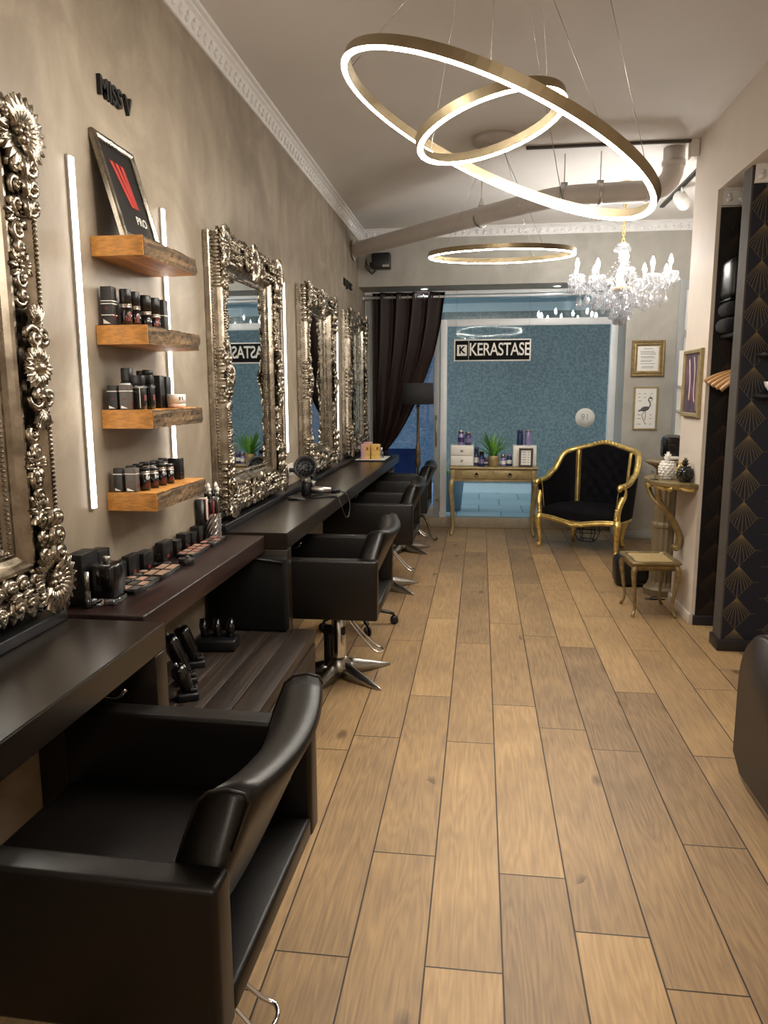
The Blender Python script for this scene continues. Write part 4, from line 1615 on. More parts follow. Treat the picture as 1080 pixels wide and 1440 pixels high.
for k in range(9):
    u = (k + 0.45) / 9
    mb = MB()
    mb.lathe([(0.030, -0.006), (0.034, 0), (0.030, 0.006), (0.024, 0.004), (0.024, -0.004), (0.030, -0.006)], 14, (-1.255 + 0.82 * u, 0.0, 2.715), Matrix.Rotation(R(90), 3, 'Y'), cap=False)
    mb.build('eyelet', 'steel', r)
mb = MB()
mb.tube(catmull([(-1.36, 0.03, 0.99), (-1.22, -0.085, 0.955), (-1.13, -0.075, 0.935), (-1.085, 0.0, 0.925), (-1.13, 0.06, 0.93), (-1.36, 0.04, 0.99)], 5), 0.014, 8)
mb.build('tieback', 'curtain', r)
r = root('curtain_rod', (0, 8.80, 2.715), 'white curtain rod across the shop window, the brown curtain hanging from it', 'curtain rod')
mb = MB()
mb.tube([(XL + 0.002, 0, 0), (1.545, 0, 0)], 0.0145, 12)
mb.build('rod', 'white_frame', r)
for x in (XL + 0.003, 1.535):
    mb = MB()
    mb.lathe([(0.03, 0), (0.03, 0.012)], 16, (x if x < 0 else x, 0, 0), Matrix.Rotation(R(90), 3, 'Y'))
    mb.build('bracket', 'white_frame', r)

r = root('hanging_sign', (0.125, 8.92, 2.115), 'black sign with white border and white capitals hanging on wires in the shop window', 'sign', face='B')
mb = MB()
mb.box((0, 0, 0), (0.885, 0.25, 0.012), 0.001)
mb.build('board', 'white', r)
mb = MB()
mb.box((0, 0, 0.0075), (0.855, 0.222, 0.002))
mb.build('black_face', 'sign_black', r)
text_obj('lettering', 'KERASTASE', 0.205, 0.002, 'white', r, (0.085, 0.002, 0.0096), sx=0.715, bold=0.002, spacing=0.93)
mb = MB()
mb.box((-0.273, 0, 0.0096), (0.004, 0.222, 0.001))
mb.rect_frame(0.115, 0.125, [(0, 0.009), (0, 0.0105), (0.016, 0.0105), (0.016, 0.009)])
for v in mb.bm.verts:
    if v.co.x < 0.2 and abs(v.co.x + 0.273) > 0.01:
        v.co.x -= 0.35
mb.build('emblem', 'white', r)
mb = MB()
bx(-0.392, -0.308, -0.046, 0.046, 0.0088, 0.0096, mb)
mb.build('emblem_field', 'white', r)
text_obj('monogram', 'K', 0.11, 0.002, 'sign_black', r, (-0.35, 0, 0.0102), bold=0.004)
for x in (-0.42, 0.42):
    mb = MB()
    mb.tube([(x, 0.125, 0), (x, 0.684, 0)], 0.0018, 5)
    mb.build('wire', 'steel', r)

r = root('wall_speaker', (-1.12, YF, 3.05), 'small black loudspeaker with loose cables in the upper corner under the duct', 'loudspeaker', face='B')
mb = MB()
mb.box((0.02, 0, 0.12), (0.20, 0.165, 0.14), 0.01)
mb.build('cabinet', 'black_plastic', r)
mb = MB()
mb.box((0, 0.0, 0.025), (0.05, 0.10, 0.048), 0.004)
mb.box((-0.09, -0.03, 0.06), (0.04, 0.05, 0.11), 0.004)
mb.build('bracket', 'black_metal', r)
bx(0.04, 0.11, -0.07, -0.045, 0.1905, 0.193).build('badge', 'steel', r)
mb = MB()
for j in range(3):
    mb.tube(catmull([(-0.16, 0.06 - .03 * j, 0.012), (-0.17 + .02 * j, -0.05, 0.05), (-0.10, -0.10 - .012 * j, 0.06), (-0.03, -0.06, 0.05), (-0.01, 0.0, 0.045)], 5), 0.004, 6)
mb.build('cables', 'black_plastic', r)
# ------------------------------------------------------------------ console table with its goods
def cabriole(mb, x, y, z0, z1, ox, oy, r0, r1, n=8, foot=1.0):
    """S-curved leg from (x,y,z1) down to z0, knee bulging along (ox,oy)"""
    H = z1 - z0
    P = [(x, y, z1), (x + ox * 0.9, y + oy * 0.9, z1 - 0.10 * H), (x + ox, y + oy, z1 - 0.2 * H), (x + ox * 0.45, y + oy * 0.45, z1 - 0.45 * H),
         (x - ox * 0.12, y - oy * 0.12, z1 - 0.72 * H), (x - ox * 0.1, y - oy * 0.1, z1 - 0.88 * H), (x + ox * 0.55 * foot, y + oy * 0.55 * foot, z0 + 0.035 * H), (x + ox * 0.75 * foot, y + oy * 0.75 * foot, z0 + r1 * 0.9)]
    q = catmull(P, 5)
    mb.tube(q, lerp_list([r0, r0 * 1.12, r0, r0 * 0.72, r1 * 0.95, r1 * 0.85, r1, r1 * 0.9], len(q)), n)
    return mb


r = root('console_table', (0.155, 8.38, 0), 'champagne gold console table with two drawers in front of the shop window', 'table')
mb = MB()
mb.box((0, 0.19, 0.788), (1.0, 0.40, 0.022), 0.008, seg=3)
mb.build('tabletop', 'gold_soft', r)
mb = MB()
bx(-0.455, 0.455, 0.025, 0.355, 0.655, 0.776, mb, 0.003)
pl = [(-0.455, 0.655)] + [(-0.455 + 0.91 * i / 20, 0.655 - 0.022 * math.sin(PI * i / 20) ** 2 * (1 if True else 0) - 0.006) for i in range(21)] + [(0.455, 0.655)]
bx(-0.455, 0.455, 0.027, 0.04, 0.635, 0.655, mb, 0.003)
mb.build('apron', 'gold_soft', r)
for x0, x1 in ((-0.36, -0.012), (0.012, 0.36)):
    d = bx(x0, x1, 0.012, 0.0245, 0.668, 0.764, bev=0.003).build('drawer', 'gold_soft', r)
    mb = MB()
    xc = (x0 + x1) / 2
    mb.lathe([(0, 0), (0.016, 0), (0.014, 0.004), (0, 0.006)], 14, (xc, 0.0115, 0.722), Matrix.Rotation(R(90), 3, 'X'))
    mb.tube([(xc + 0.020 * math.cos(t), 0.004, 0.708 + 0.020 * math.sin(t)) for t in [2 * PI * k / 16 for k in range(16)]], 0.003, 6, closed=True)
    mb.build('ring_pull', 'black_metal', d)
for sx in (-1, 1):
    for y, oy in ((0.045, -0.02), (0.335, 0.02)):
        mb = MB()
        mb.box((sx * 0.455, y, 0.715), (0.055, 0.055, 0.12), 0.005)
        cabriole(mb, sx * 0.455, y, 0.0, 0.66, sx * 0.022, oy, 0.029, 0.020)
        mb.build('leg', 'gold_soft', r)
TZ = 0.7995

r = root('drawer_box', (-0.20, 8.60, TZ), 'white two-drawer box on the left end of the console table', 'box')
bx(-0.13, 0.13, -0.11, 0.11, 0, 0.235, bev=0.004).build('carcass', 'white', r)
for z in (0.008, 0.121):
    d = bx(-0.124, 0.124, -0.118, -0.1105, z, z + 0.106, bev=0.002).build('drawer', 'white', r)
    mb = MB()
    mb.ball((0, -0.124, z + 0.055), (0.014, 0.007, 0.014))
    mb.build('knob', 'steel', d)
r = root('display_box', (0.505, 8.62, TZ), 'white box on the right end of the console table behind the small frame', 'box')
bx(-0.13, 0.13, -0.11, 0.11, 0, 0.235, bev=0.004).build('box_body', 'white', r)


def bottle(loc, rad, h, m, capm, label, group=None, cap_h=0.25, band=None, n=18, name='bottle', cat='bottle'):
    o = root(name, loc, label, cat, group)
    hb = h * (1 - cap_h)
    mb = MB()
    mb.lathe([(0, 0), (rad * 0.95, 0), (rad, 0.004), (rad, hb * 0.93), (rad * 0.8, hb), (0, hb)], n)
    mb.build('body', m, o)
    mb = MB()
    mb.lathe([(0, hb + 0.0005), (rad * 0.86, hb + 0.0005), (rad * 0.86, h - 0.004), (rad * 0.78, h), (0, h)], n)
    mb.build('cap', capm, o)
    if band:
        mb = MB()
        mb.lathe([(rad + 0.0008, hb * 0.25), (rad + 0.0008, hb * 0.65)], n, cap=False)
        mb.build('label_band', band, o)
    return o


bottle((-0.215, 8.60, TZ + 0.2355), 0.036, 0.165, 'lilac', 'steel', 'lilac silver-capped bottle on top of the white two-drawer box, left one', cap_h=0.2, band='purple')
bottle((-0.135, 8.58, TZ + 0.2355), 0.038, 0.155, 'purple', 'steel', 'dark violet jar bottle on top of the white two-drawer box, right one', cap_h=0.22, band='lilac')
bottle((0.455, 8.63, TZ + 0.2355), 0.036, 0.17, 'navy', 'purple', 'navy bottle on top of the white box behind the small frame', cap_h=0.2)
bottle((0.545, 8.60, TZ + 0.2355), 0.040, 0.175, 'lilac', 'steel', 'lilac can with silver lid on top of the white box behind the small frame', cap_h=0.12)
bottle((-0.035, 8.56, TZ), 0.027, 0.215, 'purple', 'purple', 'tall slim violet bottle beside the white two-drawer box', cap_h=0.3, band='white')
bottle((0.022, 8.50, TZ), 0.030, 0.17, 'navy', 'black_plastic', 'dark navy bottle just left of the potted fern', cap_h=0.25, band='lilac')
r = root('carton', (0.085, 8.64, TZ), 'small violet carton lying behind the brass pot on the console table', 'box')
bx(-0.035, 0.035, -0.03, 0.03, 0, 0.085, bev=0.002).build('box_body', 'purple', r)
bx(-0.03, 0.03, -0.0306, -0.0301, 0.02, 0.04).build('label_band', 'white', r)
bottle((0.265, 8.55, TZ), 0.030, 0.135, 'lilac', 'steel', 'short lilac jar just right of the potted fern', cap_h=0.3, band='white')
bottle((0.335, 8.58, TZ), 0.032, 0.14, 'navy', 'lilac', 'short navy jar between the fern and the small frame', cap_h=0.25, band='white')

r = root('photo_frame', (0.515, 8.44, TZ), 'small grey standing frame with printed card on the console table', 'picture frame')
r.rotation_euler = (R(-9), 0, R(-6))
mb = MB()
mt = Matrix(((1, 0, 0, 0), (0, 0, -1, 0), (0, 1, 0, 0.106), (0, 0, 0, 1)))
mb.rect_frame(0.155, 0.212, [(0, -0.012), (0, 0.006), (0.006, 0.010), (0.020, 0.008), (0.024, 0.0), (0.024, -0.012), (0, -0.012)])
mb.xf(mt)
mb.build('frame', 'trim_grey', r)
mb = MB()
mb.box((0, 0, -0.004), (0.112, 0.168, 0.004))
mb.xf(mt)
cd = mb.build('card', 'paper_white', r)
mb = MB()
for i in range(5):
    mb.box((-0.02, 0.06 - i * 0.028, -0.0015), (0.04, 0.006, 0.001))
    mb.box((0.028, 0.06 - i * 0.028, -0.0015), (0.02, 0.006, 0.001))
mb.xf(mt)
mb.build('print', 'ink', cd)

r = root('potted_fern', (0.158, 8.52, TZ), 'green fern in a fluted brass pot at the middle of the console table', 'plant')
mb = MB()
nn = 40
rows = []
for rad, z in ((0.0, 0.0), (0.052, 0.0), (0.056, 0.004), (0.066, 0.118), (0.064, 0.122), (0.058, 0.122), (0.054, 0.10), (0.0, 0.10)):
    rows.append([Vector((rad * (1 + (0.03 if k % 2 else -0.0)) * math.cos(2 * PI * k / nn), rad * (1 + (0.03 if k % 2 else 0)) * math.sin(2 * PI * k / nn), z)) for k in range(nn)])
mb.grid(rows, closed_u=True)
mb.build('pot', 'gold_soft', r)
rg = random.Random(9)
mb = MB()
for i in range(42):
    a = rg.uniform(0, 2 * PI)
    sp = rg.uniform(0.15, 1.0)
    ln = rg.uniform(0.26, 0.38)
    pts = []
    for j in range(8):
        t = j / 7
        out = ln * t * (0.25 + 0.55 * sp) + 0.05 * sp * t * t
        up = 0.10 + ln * t * (1.0 - 0.45 * sp) - 0.10 * sp * t * t
        pts.append(Vector((out * math.cos(a), out * math.sin(a) * 0.55, up)))
    side = Vector((-math.sin(a), math.cos(a), 0))
    wd = rg.uniform(0.010, 0.016)
    rows = [[p + side * (-w), p + Vector((0, 0, 0.35 * abs(w) * 0 + w * 0.0 - 0.0)) + Vector((0, 0, -0.003)), p + side * w] for p, w in
            [(pts[j], wd * math.sin(PI * min(0.98, 0.12 + 0.86 * j / 7)) + 0.001) for j in range(8)]]
    mb.grid(rows)
mb.build('leaves', 'leaf', r)

# ------------------------------------------------------------------ bergere armchair
r = root('gilded_armchair', (1.01, 7.73, 0), 'gilded baroque armchair with tufted black velvet at the window', 'armchair', rz=R(-33))
FWd, BWd, DP = 0.425, 0.30, 0.53
SEAT = 0.36


def cr1(A, t):
    x = t * (len(A) - 1)
    k = max(0, min(int(x), len(A) - 2))
    f = x - k
    p0, p1, p2, p3 = A[max(k - 1, 0)], A[k], A[k + 1], A[min(k + 2, len(A) - 1)]
    return 0.5 * (2 * p1 + (p2 - p0) * f + (2 * p0 - 5 * p1 + 4 * p2 - p3) * f * f + (3 * p1 - p0 - 3 * p2 + p3) * f ** 3)


def plan(t):
    """horseshoe plan from left front (0) over the back to right front (1)"""
    P = [(-FWd, 0.02), (-0.425, 0.18), (-0.42, 0.32), (-0.39, 0.44), (-0.32, 0.53), (-0.16, 0.57), (0, 0.575), (0.16, 0.57), (0.32, 0.53), (0.39, 0.44), (0.42, 0.32), (0.425, 0.18), (FWd, 0.02)]
    return (cr1([p[0] for p in P], t), cr1([p[1] for p in P], t))


def topz(t):
    Z = [0.70, 0.72, 0.80, 0.955, 1.005, 1.05, 1.09, 1.05, 1.005, 0.955, 0.80, 0.72, 0.70]
    return cr1(Z, t)


def shell(t, v, off):
    x, y = plan(t)
    x2, y2 = plan(min(1, t + 0.01))
    x1, y1 = plan(max(0, t - 0.01))
    n = Vector((-(y2 - y1), x2 - x1, 0))
    n.normalize()          # points outwards? corrected below
    cx, cy = 0.0, 0.2
    if n.dot(Vector((x - cx, y - cy, 0))) < 0:
        n = -n
    z0 = SEAT - 0.02
    z = z0 + (topz(t) - z0) * v
    flare = 1.0 + 0.10 * v
    return Vector((x * flare, y * (1.0 + 0.10 * v * (y > 0.3)), z)) + n * off


NT, NV = 96, 22
# inner upholstery with tufting on the back section
mb = MB()
rows = []
for j in range(NV + 1):
    v = j / NV
    row = []
    for i in range(NT + 1):
        t = i / NT
        off = -0.038
        if 0.33 < t < 0.67 and 0.2 < v < 0.95:
            a = (t - 0.5) / 0.034
            b = (v - 0.5) * 9.0
            q = abs(math.sin((a + b) * PI / 2) * math.sin((a - b) * PI / 2))
            off += 0.028 * (1 - q ** 0.4) - 0.008
        row.append(shell(t, v * 0.975, off))
    rows.append(row)
mb.grid(rows)
mb.build('inner_upholstery', 'black_velvet', r)
mb = MB()
mb.grid([[shell(i / NT, j / NV * 0.975, 0.012) for i in range(NT + 1)] for j in range(NV + 1)])
mb.grid([[shell(i / NT, 0.975, o) for i in range(NT + 1)] for o in (-0.038, 0.012)])
for tt in (0, 1):
    mb.grid([[shell(tt, j / NV * 0.975, o) for j in range(NV + 1)] for o in (-0.038, 0.012)])
mb.build('outer_upholstery', 'black_velvet', r)
mb = MB()
for row in range(5):
    for cc in range(-2, 3):
        t = 0.5 + (cc + (0.5 if row % 2 else 0)) * 0.068
        v = 0.5 + (row - 2) * 0.111 * 1.0
        if 0.35 < t < 0.65:
            mb.ball(shell(t, v * 0.975, -0.030), 0.008, None, 6, 4)
mb.build('tufting_buttons', 'black_velvet', r)
mb = MB()
mb.tube([shell(i / NT, 1.0, -0.012) for i in range(NT + 1)], 0.030, 10)
mb.tube([shell(i / NT, 1.0, 0.012) + Vector((0, 0, 0.014)) for i in range(NT + 1)], 0.012, 6)
rg = random.Random(2)
for i in range(15):
    t = 0.5 + (i - 7) * 0.018
    p = shell(t, 1.0, -0.022)
    s = 0.024 - abs(i - 7) * 0.0012
    mb.ball(p + Vector((0, -0.006, 0.014)), (s, 0.014, s * 0.75), Matrix.Rotation(rg.uniform(-1, 1), 3, 'Y'), 8, 6)
mb.build('crest_rail', 'gold', r)
for t in (0.365, 0.655):
    mb = MB()
    mb.tube([shell(t, j / 12 * 0.98, -0.044) for j in range(1, 13)], 0.016, 8)
    for j in range(3, 46):
        for sg in (-1, 1):
            p = shell(t + sg * 0.012, j / 46 * 0.98, -0.045)
            mb.ball(p, 0.0055, None, 5, 4)
    mb.build('back_stile', 'gold', r)
for sx in (-1, 1):
    mb = MB()
    x = sx * FWd
    P = [(x, -0.005, SEAT), (x * 1.02, -0.015, 0.44), (x * 1.05, 0.0, 0.52), (x * 1.08, 0.05, 0.60), (x * 1.08, 0.06, 0.66), (x * 1.07, 0.02, 0.70), (x * 1.07, -0.03, 0.705), (x * 1.07, -0.045, 0.685), (x * 1.07, -0.03, 0.668)]
    q = catmull(P, 5)
    mb.tube(q, lerp_list([0.034, 0.030, 0.030, 0.031, 0.027, 0.027, 0.028, 0.024, 0.018], len(q)), 10)
    for k in range(5):
        mb.ball((x * 1.0, -0.034, 0.38 + 0.022 * k), (0.026 - .002 * k, 0.014, 0.014), None, 8, 6)
    mb.build('arm_post', 'gold', r)
    mb = MB()
    for j in range(2, 26):
        mb.ball(shell(0 if sx < 0 else 1, j / 26, -0.038) + Vector((-sx * 0.004, -0.004, 0)), 0.0055, None, 5, 4)
    mb.build('nail_trim', 'gold', r)
# seat rail, serpentine front
mb = MB()
fr = [(-FWd, -0.01, SEAT - 0.03), (-0.28, -0.035, SEAT - 0.035), (-0.12, -0.055, SEAT - 0.058), (0, -0.065, SEAT - 0.075), (0.12, -0.055, SEAT - 0.058), (0.28, -0.035, SEAT - 0.035), (FWd, -0.01, SEAT - 0.03)]
mb.tube(catmull(fr, 6), 0.030, 10, flat=0.8)
mb.tube(catmull([(a, b - 0.012, c + 0.022) for a, b, c in fr], 6), 0.012, 8)
for k in range(9):
    mb.ball((0.02 * (k - 4), -0.086, SEAT - 0.072 + 0.008 * math.cos(k)), (0.017, 0.012, 0.016 - abs(k - 4) * .0015), None, 8, 6)
mb.tube([shell(i / 48, -0.03, -0.01) for i in range(49)], 0.024, 8)
mb.build('seat_rail', 'gold', r)
mb = MB()
rows = []
outline = [plan(i / 40) for i in range(41)]
front = [(FWd - 0.02 - (2 * FWd - 0.04) * i / 16, -0.02 - 0.04 * math.sin(PI * i / 16)) for i in range(17)]
ol = [(x * 0.94, y * 0.95) for x, y in outline] + front
cxy = Vector((0, 0.22))
for s, z in ((1.0, SEAT - 0.03), (1.0, SEAT + 0.03), (0.985, SEAT + 0.06), (0.94, SEAT + 0.08), (0.7, SEAT + 0.10), (0.35, SEAT + 0.11), (0.02, SEAT + 0.112)):
    rows.append([Vector((cxy.x + (x - cxy.x) * s, cxy.y + (y - cxy.y) * s, z)) for x, y in ol])
mb.grid(rows, closed_u=True)
mb.build('seat_cushion', 'black_velvet', r)
for x, y, ox, oy in ((-FWd, 0.0, -0.012, -0.022), (FWd, 0.0, 0.012, -0.022), (-BWd + 0.02, DP - 0.04, -0.015, 0.03), (BWd - 0.02, DP - 0.04, 0.015, 0.03)):
    mb = MB()
    cabriole(mb, x, y, 0.0, SEAT - 0.01, ox, oy, 0.039, 0.025, 10)
    if y < 0.1:
        for k in range(5):
            mb.ball((x + ox * 0.8, y - 0.036, SEAT - 0.03 - 0.020 * k), (0.022 - .003 * k, 0.010, 0.013), None, 8, 6)
        mb.ball((x + ox * 0.5, y - 0.03, 0.028), (0.020, 0.014, 0.022), None, 8, 6)
    mb.build('leg', 'gold', r)

r = root('wire_basket', (1.20, 8.335, 0), 'black wire basket on the floor behind the gilded armchair', 'basket')
mb = MB()
ngon = 6
def hexp(rad, z, k):
    return Vector((rad * math.cos(2 * PI * k / ngon), rad * math.sin(2 * PI * k / ngon), z))
for rad, z in ((0.10, 0.005), (0.14, 0.10), (0.11, 0.20)):
    mb.tube([hexp(rad, z, k) for k in range(ngon)], 0.004, 6, closed=True)
for k in range(ngon):
    mb.tube([hexp(0.10, 0.005, k), hexp(0.14, 0.10, k), hexp(0.11, 0.20, k)], 0.004, 6)
mb.build('wire_body', 'black_metal', r)

# ------------------------------------------------------------------ right side: stool, wall console, pineapples
r = root('cane_stool', (1.275, 5.63, 0), 'small gold stool with woven cane seat beside the pier', 'stool', rz=R(3))
mb = MB()
HW, HD = 0.165, 0.19
def serp(hw, hd, z, n=10, amp=0.012):
    out = []
    for (x0, y0, x1, y1, nx, ny) in ((-hw, -hd, hw, -hd, 0, -1), (hw, -hd, hw, hd, 1, 0), (hw, hd, -hw, hd, 0, 1), (-hw, hd, -hw, -hd, -1, 0)):
        for i in range(n):
            t = i / n
            b = amp * (math.sin(3 * PI * t) * 0.5 + math.sin(PI * t) * 0.3) - 0.006 * (1 - abs(2 * t - 1)) * 0
            out.append(Vector((x0 + (x1 - x0) * t + nx * b, y0 + (y1 - y0) * t + ny * b, z)))
    return out
mb.grid([serp(HW * .80, HD * .80, 0.405), serp(HW * .80, HD * .80, 0.418), serp(HW * 1.0, HD * 1.0, 0.420), serp(HW * 1.06, HD * 1.05, 0.414), serp(HW * 1.06, HD * 1.05, 0.402), serp(HW * 0.98, HD * 0.98, 0.392), serp(HW * .80, HD * .80, 0.405)], closed_u=True)
mb.build('seat_frame', 'bronze_gold', r)
mb = MB()
mb.box((0, 0, 0.409), (HW * 1.62, HD * 1.62, 0.006))
mb.build('cane_seat', 'cane', r)
mb = MB()
mb.grid([serp(HW * 0.93, HD * 0.93, 0.396), serp(HW * 0.93, HD * 0.93, 0.352, amp=-0.004), serp(HW * 0.88, HD * 0.88, 0.352, amp=-0.004), serp(HW * 0.88, HD * 0.88, 0.396)], closed_u=True)
mb.build('apron', 'bronze_gold', r)
for sx in (-1, 1):
    for sy in (-1, 1):
        mb = MB()
        cabriole(mb, sx * 0.138, sy * 0.163, 0.0, 0.395, sx * 0.020, sy * 0.020, 0.020, 0.012, 8, 1.3)
        mb.build('leg', 'bronze_gold', r)

r = root('wall_console', (XR - 0.001, 5.655, 1.0), 'half-round antique gold wall console on a scrolled bracket, fixed to the pier', 'console')
# local: x towards the room is -x
mb = MB()
hl = 0.32
prof = []
for i in range(33):
    a = PI * i / 32
    rx = 0.265 * math.sin(a) ** 0.75 * (1 + 0.03 * math.cos(6 * a))
    prof.append((-rx - 0.02, -hl * math.cos(a)))
pl = [(0, -hl)] + prof + [(0, hl)]
mb.prism(pl, -0.022, 0.0)
mb.build('top', 'bronze_gold', r)
mb = MB()
pts = [Vector((x * 0.93, y * 0.93, -0.048 - 0.010 * math.cos(i * PI / 4))) for i, (x, y) in enumerate(prof)]
mb.grid([[Vector((p.x, p.y, -0.0225)) for p in pts], [Vector((p.x * .98, p.y * .98, -0.045)) for p in pts], pts, [Vector((p.x * 0.9, p.y * 0.9, p.z)) for p in pts]])
for k in range(3):
    q = prof[[6, 16, 26][k]]
    for j in range(5):
        mb.ball((q[0] * 0.95, q[1] * 0.95 + (j - 2) * 0.022, -0.052 + 0.008 * abs(j - 2)), (0.012, 0.016, 0.012), None, 6, 5)
mb.build('carved_apron', 'gold', r)
for sy in (-1, 1):
    mb = MB()
    P = [(-0.24, sy * 0.16, -0.05), (-0.23, sy * 0.155, -0.09), (-0.20, sy * 0.13, -0.16), (-0.12, sy * 0.075, -0.25), (-0.06, sy * 0.035, -0.34), (-0.024, sy * 0.022, -0.43), (-0.030, sy * 0.02, -0.50), (-0.055, sy * 0.02, -0.52), (-0.06, sy * 0.02, -0.495)]
    q = catmull(P, 5)
    mb.tube(q, lerp_list([0.020, 0.022, 0.018, 0.017, 0.018, 0.021, 0.021, 0.016, 0.011], len(q)), 10)
    mb.tube([p + Vector((-0.014, sy * 0.010, 0.012)) for p in q[:-6]], 0.008, 6)
    mb.build('scroll_bracket', 'bronze_gold', r)


def pineapple(loc, rad, h, m, label):
    o = root('pineapple_ornament', loc, label, 'ornament', 'ceramic pineapples on the wall console')
    mb = MB()
    prof = [(0, 0), (rad * 0.6, 0), (rad * 0.72, 0.006)]
    for i in range(1, 10):
        a = -1.15 + 2.3 * i / 10
        prof.append((rad * math.cos(a), h * 0.5 + h * 0.49 * math.sin(a) / math.sin(1.15)))
    prof.append((0, h * 0.99))
    mb.lathe(prof, 20)
    rows_ = 7
    for j in range(rows_):
        z = h * (0.10 + 0.8 * j / (rows_ - 1))
        a = math.asin(max(-1, min(1, (z - h * 0.5) / (h * 0.49) * math.sin(1.15))))
        rr_ = rad * math.cos(a)
        n = 11
        for k in range(n):
            b = 2 * PI * (k + 0.5 * (j % 2)) / n
            mb.ball((rr_ * math.cos(b), rr_ * math.sin(b), z), (rad * 0.12, rad * 0.22, h * 0.075), Matrix.Rotation(b, 3, 'Z'), 6, 4)
    mb.build('fruit', m, o)
    mb = MB()
    for lay, (cnt, ln, til) in enumerate(((7, 0.55, 0.95), (6, 0.62, 0.55), (4, 0.70, 0.2))):
        for k in range(cnt):
            b = 2 * PI * (k + 0.5 * lay) / cnt
            L = rad * ln * 1.25
            d = Vector((math.sin(til) * math.cos(b), math.sin(til) * math.sin(b), math.cos(til)))
            p = Vector((0, 0, h * 0.97 + lay * rad * 0.10))
            pts = [p, p + d * L * 0.5, p + d * L + Vector((0, 0, L * 0.1))]
            mb.tube(pts, [rad * 0.20, rad * 0.22, 0.001], 6, flat=0.45)
    mb.build('leaf_crown', m, o)
    return o


pineapple((1.452, 5.49, 1.0), 0.054, 0.118, 'black_gloss', 'glossy black pineapple ornament on the wall console')
pineapple((1.372, 5.66, 1.0), 0.060, 0.140, 'white_gloss', 'white ceramic pineapple ornament on the wall console')
pineapple((1.462, 5.60, 1.0), 0.043, 0.110, 'gold', 'gold pineapple ornament between the white and the black one')
r = root('glass_card_holder', (1.27, 5.62, 1.0), 'small clear card holder at the front of the wall console', 'card holder')
mb = MB()
bx(-0.03, 0.03, -0.035, 0.035, 0.0, 0.006, mb, 0.001)
mb.box((0.0, 0, 0.035), (0.004, 0.06, 0.06), 0.001, Matrix.Rotation(R(-20), 3, 'Y'))
mb.build('acrylic_body', 'clear', r)

# fluted pedestal and machine past the pier
r = root('fluted_pedestal', (1.50, 6.16, 0), 'tall taupe fluted pedestal standing past the pier behind the wall console', 'pedestal')
mb = MB()
nn = 32
rows = []
for rad, z in ((0.0, 0.0), (0.145, 0.0), (0.145, 0.05), (0.12, 0.07), (0.105, 0.11), (0.10, 0.40), (0.098, 0.55), (0.105, 0.56), (0.105, 0.58), (0.094, 0.60), (0.090, 1.02), (0.11, 1.04), (0.14, 1.06)):
    fl = 0.06 if 0.1 < z < 1.03 else 0.0
    rows.append([Vector((rad * (1 - fl * (k % 2)) * math.cos(2 * PI * k / nn), rad * (1 - fl * (k % 2)) * math.sin(2 * PI * k / nn), z)) for k in range(nn)])
mb.grid(rows, closed_u=True, smooth=False)
mb.build('shaft', 'pedestal', r)
mb = MB()
mb.lathe([(0, 1.06), (0.15, 1.06), (0.185, 1.085), (0.18, 1.095), (0, 1.095)], 28)
mb.build('tray_top', 'pedestal', r)
r = root('coffee_machine', (1.53, 6.18, 1.096), 'black rounded coffee machine on the pedestal behind the white pineapple', 'coffee machine')
mb = MB()
mb.box((0, 0.03, 0.10), (0.16, 0.16, 0.20), 0.05, seg=4)
mb.box((-0.02, -0.06, 0.155), (0.11, 0.06, 0.07), 0.02, seg=3)
mb.build('machine_body', 'black_gloss', r)
mb = MB()
mb.box((-0.02, -0.06, 0.02), (0.10, 0.07, 0.025), 0.006)
mb.build('drip_tray', 'white', r)
r = root('wall_shelf_unit', (2.08, 8.05, 1.15), 'small white shelf unit on the wall beyond the pier, mostly hidden', 'shelf')
r.location = (2.459, 8.0, 1.15)
mb = MB()
for z in (0.0, 0.27, 0.52):
    bx(-0.42, 0, -0.20, 0.20, z, z + 0.025, mb, 0.003)
bx(-0.42, 0, 0.175, 0.20, 0.025, 0.90, mb)
mb.build('boards', 'white', r)

# bag on the floor
r = root('travel_bag', (1.33, 6.42, 0), 'black bag with a dark blue top strap on the floor behind the cane stool', 'bag')
mb = MB()
mb.box((-0.02, 0, 0.13), (0.30, 0.24, 0.26), 0.06, seg=4)
mb.build('bag_body', 'black_plastic', r)
mb = MB()
mb.tube(catmull([(-0.13, -0.06, 0.25), (-0.12, -0.05, 0.285), (0.0, -0.05, 0.295), (0.10, -0.05, 0.285), (0.12, -0.06, 0.25)], 5), 0.012, 8)
mb.build('carry_strap', 'navy', r)
r = root('power_cable', (1.43, 5.98, 0.0), 'loose dark cable on the floor at the foot of the pier', 'cable')
mb = MB()
mb.tube(catmull([(-0.10, -0.02, 0.006), (-0.04, -0.045, 0.006), (0.02, -0.02, 0.006), (-0.02, 0.0, 0.014), (-0.06, -0.02, 0.006), (0.05, -0.04, 0.006)], 6), 0.005, 6)
mb.build('cord', 'black_plastic', r)


# ------------------------------------------------------------------ pictures
def picture(name, loc, face, w, h, fm, prof, artm, label, lean=0.0):
    o = root(name, loc, label, 'picture', None, face=face)
    mb = MB()
    mb.rect_frame(w, h, prof)
    mb.build('frame', fm, o)
    ins = prof[-1][0]
    mb = MB()
    mb.box((0, 0, 0.006), (w - 2 * ins + 0.004, h - 2 * ins + 0.004, 0.006))
    art = mb.build('print', artm, o)
    return o, art


